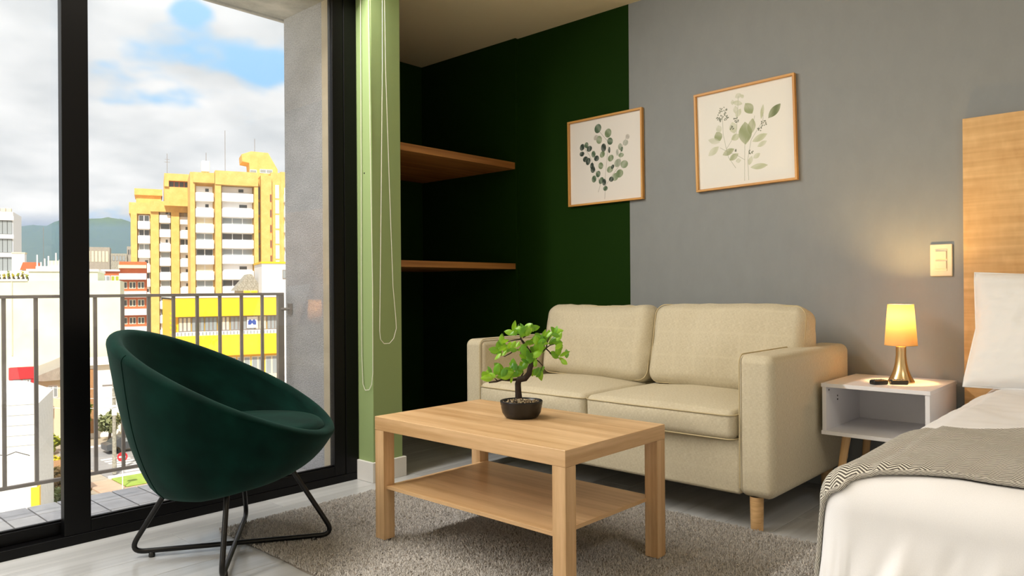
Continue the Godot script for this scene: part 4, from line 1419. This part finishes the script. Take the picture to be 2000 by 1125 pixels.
func build_tower() -> void:
	var t := thing("apartment_tower", "tall golden brick apartment tower with stacked white balconies", "building", town(0, 150), TURN)
	var g: Material = M.gold_brick
	var d := g
	# farther, lower half
	block(t, "wing", g, Vector3(-4.1, 0, -26), Vector3(-0.6, 31.5, -15))
	block(t, "roof_band", g, Vector3(-4.4, 29.8, -26), Vector3(-0.4, 32.0, -14.2))
	block(t, "fin", g, Vector3(-4.1, 0, -15), Vector3(-3.0, 30.0, -13.8))
	block(t, "roof_room", d, Vector3(-3.2, 31.5, -26), Vector3(1.4, 35.2, -18))
	block(t, "roof_band", g, Vector3(-3.5, 33.9, -26), Vector3(1.6, 35.2, -17.4))
	block(t, "wing", d, Vector3(-0.6, 0, -26), Vector3(6.8, 31.3, -14.6))
	block(t, "pier", g, Vector3(-0.6, 0, -14.6), Vector3(0.9, 31.3, -13.2))
	block(t, "pier", d, Vector3(3.1, 0, -14.6), Vector3(4.6, 31.3, -12.8))
	block(t, "roof_band", g, Vector3(-0.6, 30.2, -26), Vector3(6.8, 32.3, -12.7))
	balcony_bay(t, -2.85, -0.65, 28.3, 2.86, 10, -14.6, 1, 1)
	balcony_bay(t, 1.0, 3.05, 29.6, 2.86, 11, -14.2, 0, 2)
	balcony_bay(t, 4.65, 6.7, 29.4, 2.86, 11, -14.4, 1, 3)
	# penthouse with a sloping glazed gallery
	block(t, "penthouse", g, Vector3(1.9, 31.3, -24), Vector3(6.6, 35.0, -11))
	block(t, "roof_band", g, Vector3(1.9, 36.2, -24), Vector3(6.6, 37.6, -10.6))
	block(t, "fin", g, Vector3(1.9, 35.0, -24), Vector3(2.7, 36.2, -10.6))
	window_unit(t, 2.75, 6.4, 35.0, 36.2, -11.6, M.window_dark, M.orange_brick, 3)
	# nearer, taller half
	block(t, "wing", g, Vector3(6.8, 0, -16), Vector3(10.35, 36.4, -1.0))
	block(t, "pier", g, Vector3(6.1, 0, -12), Vector3(6.9, 36.5, 0.4))
	block(t, "roof_band", g, Vector3(6.6, 34.6, -16), Vector3(10.3, 36.5, 0.7))
	balcony_bay(t, 7.0, 10.2, 32.8, 2.95, 11, -0.9, 1, 4)
	block(t, "wing", g, Vector3(10.35, 0, -16), Vector3(18.0, 36.6, -0.6))
	block(t, "pier", g, Vector3(10.35, 0, -0.6), Vector3(11.4, 36.6, 1.4))
	block(t, "pier", d, Vector3(17.3, 0, -0.6), Vector3(18.0, 36.6, 1.4))
	block(t, "roof_band", g, Vector3(10.35, 34.3, -16), Vector3(18.0, 36.9, 1.6))
	balcony_bay(t, 11.5, 17.25, 32.9, 2.95, 11, -0.4, 2, 9)
	# stair core with its slot of windows
	block(t, "stair_core", d, Vector3(18.6, 0, -14), Vector3(20.6, 36.6, 0.6))
	block(t, "stair_recess", d, Vector3(18.0, 0, -14), Vector3(18.6, 36.0, -1.0))
	for k in 9:
		window_unit(t, 18.02, 18.58, 34.0 - k * 2.95 - 1.9, 34.0 - k * 2.95 + 0.5, -1.0, M.window_grey, M.rail, 0)
		window_unit(t, 20.25, 20.55, 32.5 - k * 2.95 - 1.0, 32.5 - k * 2.95 + 0.5, 0.6, M.window_dark, M.orange_brick, 0)
	block(t, "wing", g, Vector3(20.6, 0, -14), Vector3(22.4, 37.4, -0.4))
	for k in 9:
		window_unit(t, 21.4, 22.1, 34.6 - k * 2.95 - 2.2, 34.6 - k * 2.95 + 0.4, -0.4, M.out_white, M.out_white, 0)
	block(t, "wing", g, Vector3(22.4, 0, -14), Vector3(30.0, 37.6, -0.2))
	balcony_bay(t, 22.9, 25.4, 33.2, 2.95, 11, 0.0, 1, 6)
	# lift house on the roof, leaning out to one side
	part(t, "lift_house", slab(MB.new(), PackedVector2Array([Vector2(15.6, 41.2), Vector2(17.4, 41.9), Vector2(20.6, 41.8), Vector2(22.4, 38.6), Vector2(22.4, 36.6), Vector2(17.2, 36.6), Vector2(17.0, 39.6), Vector2(15.7, 39.8)]), -9.0, -4.0), g)
	window_unit(t, 19.0, 21.4, 37.7, 38.5, -4.0, M.window_grey, M.out_white, 1)
	window_unit(t, 17.1, 18.4, 37.6, 38.3, -4.0, M.window_grey, M.out_white, 0)
	mast("roof_antenna", "branched antenna on the roof beside the penthouse gallery", town(2.5, 165, 37.6), 4.6, 2)
	mast("roof_antenna", "tall thin antenna on the roof near the leaning lift house", town(12.9, 158, 36.9), 9.5, 0)
	mast("roof_antenna", "short spike antenna on top of the leaning lift house", town(18.4, 157, 41.8), 3.2, 0)
	var wt := thing("roof_tank", "small white tank unit on a stand on the tower roof", "tank", town(9.0, 155, 36.9), TURN)
	block(wt, "tank", M.out_white, Vector3(-0.7, 0.5, -0.7), Vector3(0.8, 2.6, 0.7), 0.15)
	for k in 3:
		part(wt, "leg", tube(MB.new(), [Vector3(-0.5 + k * 0.5, 0, 0), Vector3(-0.5 + k * 0.5, 0.6, 0)], 0.05, 6), M.rail)
	part(wt, "mast", tube(MB.new(), [Vector3(0.2, 2.6, 0), Vector3(0.2, 4.3, 0)], 0.05, 6), M.rail)

func build_store() -> void:
	var s := thing("yellow_store", "low bright yellow commercial building with a strip of windows", "building", town(1.2, 72), TURN + 0.06)
	block(s, "walls", M.paint_yellow, Vector3(0.4, 0, -14), Vector3(9.6, 13.6, -0.4))
	block(s, "fascia", M.paint_yellow, Vector3(0.4, 12.1, -0.4), Vector3(9.6, 13.8, 0.2), 0.05)
	block(s, "coping", M.out_white, Vector3(0.3, 13.8, -14), Vector3(9.7, 14.15, 0.25))
	block(s, "fascia", M.paint_yellow, Vector3(0.4, 8.5, -0.4), Vector3(9.6, 10.4, 0.2), 0.05)
	for k in 8:
		window_unit(s, 0.75 + k * 1.09, 0.75 + (k + 1) * 1.09 - 0.06, 10.75, 12.1, -0.38, M.window_grey if k % 3 else M.curtain, M.rail, 2)
	block(s, "sill_rail", M.out_white, Vector3(0.5, 10.4, -0.3), Vector3(9.5, 10.75, 0.0))
	for k in 30:
		block(s, "rail_bar", M.window_grey, Vector3(0.6 + k * 0.295, 10.45, 0.0), Vector3(0.7 + k * 0.295, 10.72, 0.04))
	for k in 9:
		block(s, "louvre", M.paint_yellow, Vector3(0.0, 9.0 + k * 0.42, -0.3), Vector3(0.45, 9.18 + k * 0.42, 0.1))
	for k in 5:
		window_unit(s, 3.2 + k * 1.25, 3.2 + (k + 1) * 1.25 - 0.1, 6.5, 8.3, -0.38, M.window_grey, M.curtain, 1, "shop_window")
	block(s, "ledge", M.curtain, Vector3(3.0, 6.2, -0.4), Vector3(9.6, 6.5, 0.35))
	var sg := block(s, "sign_panel", M.out_white, Vector3(6.55, 10.95, -0.3), Vector3(7.45, 12.0, -0.2))
	var ink := plain(c8(30, 70, 160), 0.6)
	part(sg, "sign_mark", slab(MB.new(), PackedVector2Array([Vector2(-0.35, -0.22), Vector2(-0.35, 0.1), Vector2(-0.18, 0.3), Vector2(0.0, 0.12), Vector2(0.18, 0.3), Vector2(0.35, 0.1), Vector2(0.35, -0.22), Vector2(0.12, -0.22), Vector2(0.0, -0.05), Vector2(-0.12, -0.22)]), 0.05, 0.07), ink)
	var w := thing("white_annex", "plain white block behind the yellow commercial building", "building", town(12.4, 100), TURN)
	block(w, "walls", M.out_white, Vector3(0.1, 0, -8), Vector3(9.0, 17.9, 0))
	block(w, "coping", M.paint_yellow, Vector3(0.0, 17.9, -8), Vector3(9.1, 18.15, 0.1))
	window_unit(w, 2.65, 3.1, 15.9, 17.1, 0.0, M.window_grey, M.rail, 0)
	var h := thing("gabled_roof_house", "small pale house with a pointed grey roof and yellow gable", "house", town(11.5, 104), TURN)
	block(h, "walls", M.curtain, Vector3(-1.6, 0, -4), Vector3(1.4, 14.6, 0))
	part(h, "roof", slab(MB.new(), PackedVector2Array([Vector2(-2.1, 14.4), Vector2(1.6, 14.4), Vector2(0.2, 16.6), Vector2(-0.3, 16.6)]), -4.2, 0.4), M.concrete)
	window_unit(h, -0.9, 0.9, 14.0, 14.45, 0.4, M.paint_yellow, M.gold_brick, 1)

func build_far_left() -> void:
	# the long blank cream building
	var c := thing("cream_building", "long blank cream building with a planted roof terrace", "building", town(0, 90), TURN)
	block(c, "walls", M.cream, Vector3(-22.0, 0, -12), Vector3(-3.3, 15.6, 0))
	block(c, "upper_storey", M.cream, Vector3(-11.6, 15.6, -12), Vector3(-5.4, 16.6, -0.05))
	block(c, "roof_edge", M.out_white, Vector3(-11.8, 16.55, -12), Vector3(-5.3, 16.8, 0.1))
	block(c, "terrace_edge", M.out_white, Vector3(-22.0, 15.55, -1.0), Vector3(-11.7, 15.75, 0.12))
	block(c, "terrace_back", M.out_white, Vector3(-22.0, 15.6, -12), Vector3(-11.6, 16.75, -6))
	block(c, "pipe", M.curtain, Vector3(-13.1, 8, 0), Vector3(-13.0, 15.5, 0.1))
	for k in 7:
		tree("terrace_plant", "yellow-green plant in the row on the cream building's terrace", town(-14.2 + k * 0.4, 90.5, 15.6), Vector3(0.17, 0.4 + 0.1 * (k % 3), 0.17), 0.0, M.bush[4 if k % 2 else 1], 60 + k, "terrace plants", 60, 0.13)
	# white tower at the edge of the view
	var w := thing("white_tower", "white apartment tower with dark gridded windows and a roof garden", "building", town(-28.7, 200), TURN)
	block(w, "walls", M.out_white, Vector3(-9, 0, -12), Vector3(0, 32.6, 0))
	for k in 6:
		var y := 31.0 - k * 4.15
		block(w, "floor_band", M.out_white, Vector3(-9, y - 0.35, 0), Vector3(0.2, y + 0.6, 0.5))
		for j in 3:
			window_unit(w, -2.9 - j * 2.9, -0.15 - j * 2.9, y - 3.5, y - 0.4, 0.0, M.window_grey, M.window_dark, 2)
	for k in 4:
		block(w, "garden_box", M.curtain, Vector3(-1.2 - k * 1.1, 32.6, -1), Vector3(-0.3 - k * 1.1, 33.4, 0), 0.1)
	var wl := thing("white_block", "plain white block beside the white tower", "building", town(-27.6, 196), TURN)
	block(wl, "walls", M.out_white, Vector3(-0.8, 0, -3), Vector3(1.6, 23.0, 0))
	block(wl, "coping", M.curtain, Vector3(-0.85, 23.0, -3), Vector3(1.7, 23.3, 0.1))
	# roofs and chimneys between
	var r := thing("red_roof_house", "small house with a red tiled roof between white blocks", "house", town(-21.6, 170), TURN)
	block(r, "walls", M.curtain, Vector3(-1.4, 0, -4), Vector3(1.4, 18.8, 0))
	part(r, "roof", slab(MB.new(), PackedVector2Array([Vector2(-1.7, 18.7), Vector2(1.7, 18.7), Vector2(1.2, 20.2), Vector2(-1.2, 20.2)]), -4.3, 0.3), M.orange_brick)
	var f := thing("pale_rooftops", "cluster of low white roofs topped with thin chimneys", "building", town(-18.0, 168), TURN)
	block(f, "walls", M.out_white, Vector3(-2.5, 0, -6), Vector3(2.8, 19.4, 0))
	block(f, "penthouse", M.curtain, Vector3(-0.6, 19.4, -5), Vector3(1.4, 20.5, -0.5))
	for k in 8:
		var hgt: float = [2.2, 0.8, 1.5, 2.0, 1.0, 2.6, 1.3, 1.8][k]
		part(f, "chimney", tube(MB.new(), [Vector3(-2.3 + k * 0.62, 19.3, -0.5), Vector3(-2.3 + k * 0.62, 19.4 + hgt, -0.5)], 0.14, 6), M.out_white)
	mast("radio_mast", "tall white radio mast rising before the hills", town(-24.0, 210, 0.0), 30.0, 0)
	var b := thing("beige_block", "long beige flat-roofed block at the foot of the hills", "building", town(-11.5, 230), TURN)
	block(b, "walls", M.roof_grey, Vector3(-5.0, 0, -8), Vector3(0.6, 26.5, 0))
	for k in 6:
		window_unit(b, -4.6 + k * 0.85, -4.6 + k * 0.85 + 0.55, 22.5, 25.4, 0.0, M.curtain, M.curtain, 0)
	var e := thing("grey_blocks", "stepped grey apartment blocks at the foot of the hills", "building", town(-8.0, 225), TURN)
	block(e, "walls", M.concrete, Vector3(-2.4, 0, -8), Vector3(1.4, 24.6, 0))
	block(e, "walls", M.roof_grey, Vector3(1.4, 0, -8), Vector3(4.0, 26.6, -1))
	for k in 4:
		window_unit(e, -2.0 + k * 0.8, -1.45 + k * 0.8, 22.6, 24.0, 0.0, M.window_grey, M.rail, 0)
		window_unit(e, 1.6 + k * 0.55, 2.0 + k * 0.55, 24.4, 25.8, -1.0, M.window_dark, M.rail, 0)
	# stepped orange brick flats
	var o := thing("orange_brick_flats", "stepped orange brick flats with white balcony bands", "building", town(0, 120), TURN)
	block(o, "walls", M.orange_brick, Vector3(-4.5, 0, -10), Vector3(-1.0, 18.7, 0))
	block(o, "walls", M.orange_brick, Vector3(-7.6, 0, -10), Vector3(-4.5, 17.3, 0.3))
	block(o, "roof_slab", M.curtain, Vector3(-4.6, 17.75, 0), Vector3(-1.0, 18.2, 0.9))
	block(o, "roof_slab", M.out_white, Vector3(-6.8, 17.3, -10), Vector3(-4.4, 17.55, 0.6))
	for k in 6:
		var y := 17.0 - k * 2.55
		block(o, "balcony_band", M.out_white, Vector3(-4.5, y - 0.9, 0), Vector3(-1.0, y, 1.1), 0.05)
		for j in 3:
			window_unit(o, -4.35 + j * 1.1, -3.5 + j * 1.1, y - 2.2, y - 1.2, 0.0, M.window_dark, M.curtain, 1)
	for j in 2:
		window_unit(o, -6.7 + j * 1.15, -5.65 + j * 1.15, 15.1, 16.7, 0.3, M.window_grey if j == 0 else M.bush[1], M.out_white, 1)

func build_low_houses() -> void:
	# old rendered wall of the neighbouring house
	var n := thing("neighbour_house", "old white rendered house side with peeling paint close below", "house", town(-5.5, 45), TURN)
	part(n, "walls", slab(MB.new(), PackedVector2Array([Vector2(-9, 0), Vector2(0, 0), Vector2(0, 8.6), Vector2(-1.4, 9.2), Vector2(-9, 9.6)]), -7.0, 0.0), M.old_white)
	block(n, "corner_strip", M.paint_yellow, Vector3(-0.25, 0, -0.4), Vector3(0.12, 4.4, 0.12))
	part(n, "crack", tube(MB.new(), [Vector3(-2.6, 6.1, 0), Vector3(-1.8, 6.25, 0.0), Vector3(-1.3, 6.15, 0.0), Vector3(-0.9, 6.3, 0.0), Vector3(-0.3, 6.05, 0)], 0.02, 5), M.hole)
	for k in 5:
		block(n, "render_course", M.old_white, Vector3(-9, 6.6 + k * 0.52, 0.0), Vector3(-0.05, 6.72 + k * 0.52, 0.03))
	var r := thing("red_sign_shop", "small shop with a bright red sign band above white shutters", "shop", town(-10.9, 80, 0.0), TURN + 0.08)
	block(r, "walls", M.red, Vector3(-0.95, 0, -1.6), Vector3(0.95, 7.5, 0))
	block(r, "sign_band", M.red, Vector3(-0.97, 6.55, 0), Vector3(0.97, 7.6, 0.12))
	for k in 2:
		window_unit(r, -0.65 + k * 0.72, 0.0 + k * 0.72, 5.4, 6.5, 0.0, M.out_white, M.rail, 2, "shutter")
	var h := thing("grey_roof_house", "low cream house with a sloping grey sheet roof", "house", town(-8.8, 84), TURN + 0.25)
	block(h, "walls", M.curtain, Vector3(-2.2, 0, -6), Vector3(2.6, 6.0, 0))
	part(h, "roof", slab(MB.new(), PackedVector2Array([Vector2(-2.8, 5.9), Vector2(3.0, 5.9), Vector2(2.6, 8.2), Vector2(0.5, 7.2)]), -6.4, 0.6), M.roof_grey)
	for k in 3:
		window_unit(h, -1.8 + k * 1.3, -1.0 + k * 1.3, 4.2, 5.4, 0.0, M.window_grey, M.out_white, 1)
	var w := thing("white_house", "two-storey white house with tall gridded windows by the street", "house", town(-4.0, 84), TURN + 0.15)
	block(w, "walls", M.out_white, Vector3(-1.9, 0, -4.6), Vector3(0.9, 7.2, 0))
	block(w, "walls", M.cream, Vector3(0.9, 0, -4.6), Vector3(3.2, 6.6, -0.6))
	block(w, "roof_slab", M.out_white, Vector3(-2.2, 7.2, -4.6), Vector3(3.4, 7.6, 0.5))
	for k in 2:
		for j in 2:
			window_unit(w, 1.0 + k * 0.95, 1.85 + k * 0.95, 1.6 + j * 2.5, 3.6 + j * 2.5, -0.6, M.window_grey, M.cream, 2)
	block(w, "door_strip", M.roof_brown, Vector3(-1.85, 0.5, 0), Vector3(-1.35, 6.8, 0.1))
	var b := thing("brown_roof_house", "house with a low brown tiled roof behind the white house", "house", town(-3.6, 94), TURN + 0.3)
	block(b, "walls", M.curtain, Vector3(-2.2, 0, -6), Vector3(2.4, 7.0, 0))
	part(b, "roof", slab(MB.new(), PackedVector2Array([Vector2(-2.8, 6.9), Vector2(3.0, 6.9), Vector2(1.2, 8.9), Vector2(-1.2, 8.9)]), -6.5, 0.6), M.roof_brown)
	var p := thing("slatted_roof", "weathered brown slatted pergola roof among dry shrubs", "pergola", town(-6.6, 62), TURN + 0.3)
	for k in 12:
		block(p, "slat", M.roof_brown, Vector3(-2.2, 1.9, -1.8 + k * 0.32), Vector3(1.8, 2.0, -1.62 + k * 0.32))
	for k in 4:
		block(p, "post", M.roof_brown, Vector3(-2.0 + (k % 2) * 3.6, 0, -1.7 + (k / 2) * 3.2), Vector3(-1.85 + (k % 2) * 3.6, 1.9, -1.55 + (k / 2) * 3.2))

func build_hills() -> void:
	var nz := FastNoiseLite.new()
	nz.seed = 8
	nz.frequency = 0.004
	nz.fractal_octaves = 5
	for d in [[2300.0, 205.0, 900.0, M.hill, "blue-green forested mountain ridge on the horizon", 0.0], [1250.0, 72.0, 380.0, M.hill, "nearer grey-green wooded foothill below the ridge", 500.0]]:
		var t := thing("mountain", d[4], "mountain", town(0, d[0]), TURN)
		var rows := []
		for r in 40:
			var row := []
			var f := r / 39.0
			for c in 160:
				var x := lerpf(-1600, 1600, c / 159.0)
				var crest: float = d[1] * (0.93 + 0.10 * sin(x * 0.0021 + 1.7) + 0.28 * nz.get_noise_2d(x * 0.8 + d[5], d[5]))
				if d[5] > 0.0:
					crest *= 0.45 + 0.75 * exp(-pow((x + 130.0) / 120.0, 2.0)) + 0.35 * exp(-pow((x + 20.0) / 70.0, 2.0))
				var rough := nz.get_noise_2d(x * 3.0, f * 900.0 + d[5]) * 0.09 + nz.get_noise_2d(x * 12.0, f * 3000.0) * 0.035
				var y: float = crest * (sin(f * PI / 2) + rough * sin(f * PI)) + (nz.get_noise_2d(x * 25.0, f * 700.0) * d[1] * 0.022 if r > 2 else 0.0)
				row.append(Vector3(x, y + 12.0 if r > 0 else -5.0, lerpf(d[2] * 0.5, -d[2] * 0.5, f)))
			rows.append(row)
		part(t, "slope", sheet(MB.new(), rows), d[3])

func build_street_things() -> void:
	tree("street_tree", "leafy green tree beside the white house", town(-6.3, 81.4), Vector3(1.0, 1.3, 0.9), 1.6, M.bush[0], 1)
	tree("street_tree", "grey-green tree in front of the gridded windows", town(-1.2, 81.6), Vector3(1.2, 1.6, 0.9), 0.9, M.bush[2], 2)
	tree("street_tree", "pale dusty tree at the street corner under the cables", town(-4.0, 81.2), Vector3(1.3, 1.2, 0.9), 0.6, M.bush[2], 3)
	tree("hedge_shrub", "yellow-green shrub behind the old white house", town(-8.6, 77), Vector3(1.3, 1.1, 1.0), 0.0, M.bush[1], 4, "garden shrubs")
	tree("hedge_shrub", "bright yellow flowering shrub in the garden", town(-7.3, 70), Vector3(1.2, 0.6, 0.9), 0.0, M.bush[4], 5, "garden shrubs")
	tree("dry_shrub", "large dry brown shrub on the slope below the balcony", town(-5.6, 58), Vector3(1.9, 1.5, 1.5), 0.0, M.bush[3], 6, "garden shrubs", 1000, 0.26)
	tree("dry_shrub", "olive dry shrub at the foot of the old white wall", town(-4.9, 54), Vector3(1.4, 1.2, 1.2), 0.0, M.bush[2], 7, "garden shrubs", 800, 0.22)
	tree("dry_shrub", "green shrub near the yellow corner strip", town(-4.3, 50.5), Vector3(0.9, 0.8, 0.9), 0.0, M.bush[0], 8, "garden shrubs", 500, 0.2)
	# traffic sign: red disc with a white bar
	var s := thing("traffic_sign", "round red no-entry sign on a thin post at the corner", "sign", town(-2.15, 60.6, 0.12), TURN)
	part(s, "post", tube(MB.new(), [Vector3.ZERO, Vector3(0, 2.5, 0)], 0.035, 8), M.out_white)
	var disc := part(s, "disc", lathe(MB.new(), [Vector2(0, 0.02), Vector2(0.34, 0.02), Vector2(0.34, 0), Vector2(0, 0)], 28), M.red, Vector3(0, 2.35, 0.05))
	disc.rotation.x = PI / 2
	block(s, "bar", M.out_white, Vector3(-0.22, 2.29, 0.068), Vector3(0.22, 2.41, 0.082))
	var p := thing("utility_pole", "pale concrete utility pole carrying street cables", "pole", town(-2.9, 66, 0.12), TURN)
	part(p, "shaft", tube(MB.new(), [Vector3.ZERO, Vector3(0, 7.6, 0)], [0.17, 0.11], 10), M.concrete)
	block(p, "cross_arm", M.rail, Vector3(-0.8, 6.9, -0.06), Vector3(0.8, 7.02, 0.06))
	block(p, "notice", M.out_white, Vector3(-0.16, 4.6, 0.12), Vector3(0.2, 5.4, 0.15))
	for k in 3:
		var c := thing("street_cable", ["lowest pale cable sagging from the utility pole", "middle pale cable sagging from the utility pole", "topmost pale cable sagging from the utility pole"][k], "cable", town(-2.9, 66, 5.4 + 0.75 * k), TURN, "street cables")
		var pts := []
		for j in 25:
			var f := j / 24.0
			pts.append(Vector3(lerpf(-7.0, 9.0, f), 0.16 * pow((f - 0.4375) * 10.0, 2.0) * (0.35 if f < 0.4375 else -0.15), lerpf(5.0, -5.0, f) * 0.35))
		part(c, "wire", tube(MB.new(), pts, 0.022, 5), M.out_white)
	var car := thing("parked_car", "small dark car parked along the far kerb", "car", town(-2.2, 75.5, 0.05), TURN + 0.35)
	part(car, "body", slab(MB.new(), PackedVector2Array([Vector2(-2.0, 0.35), Vector2(2.0, 0.35), Vector2(2.05, 0.8), Vector2(1.2, 0.95), Vector2(0.7, 1.42), Vector2(-0.9, 1.42), Vector2(-1.6, 0.95), Vector2(-2.05, 0.85)]), -0.8, 0.8), M.window_dark)
	for k in 4:
		part(car, "wheel", lathe(MB.new(), [Vector2(0, -0.1), Vector2(0.32, -0.1), Vector2(0.32, 0.1), Vector2(0, 0.1)], 16), M.black_plastic, Vector3(-1.25 + (k % 2) * 2.5, 0.32, -0.75 + (k / 2) * 1.5)).rotation.x = PI / 2
	block(car, "side_glass", M.window_grey, Vector3(-0.8, 0.98, 0.78), Vector3(0.6, 1.33, 0.815))

# a low bank of thin air haze standing in the valley before the mountains
func build_haze() -> void:
	var f := FogVolume.new()
	f.name = "valley_haze"
	f.set_meta("kind", "stuff")
	f.set_meta("label", "thin blue haze in the air before the mountains")
	f.shape = RenderingServer.FOG_VOLUME_SHAPE_BOX
	f.size = Vector3(2400, 92, 200)
	f.position = town(0, 930, 46.0)
	f.rotation.y = TURN
	var m := FogMaterial.new()
	m.albedo = c8(158, 194, 244)
	m.density = 0.0040
	f.material = m
	add_child(f)
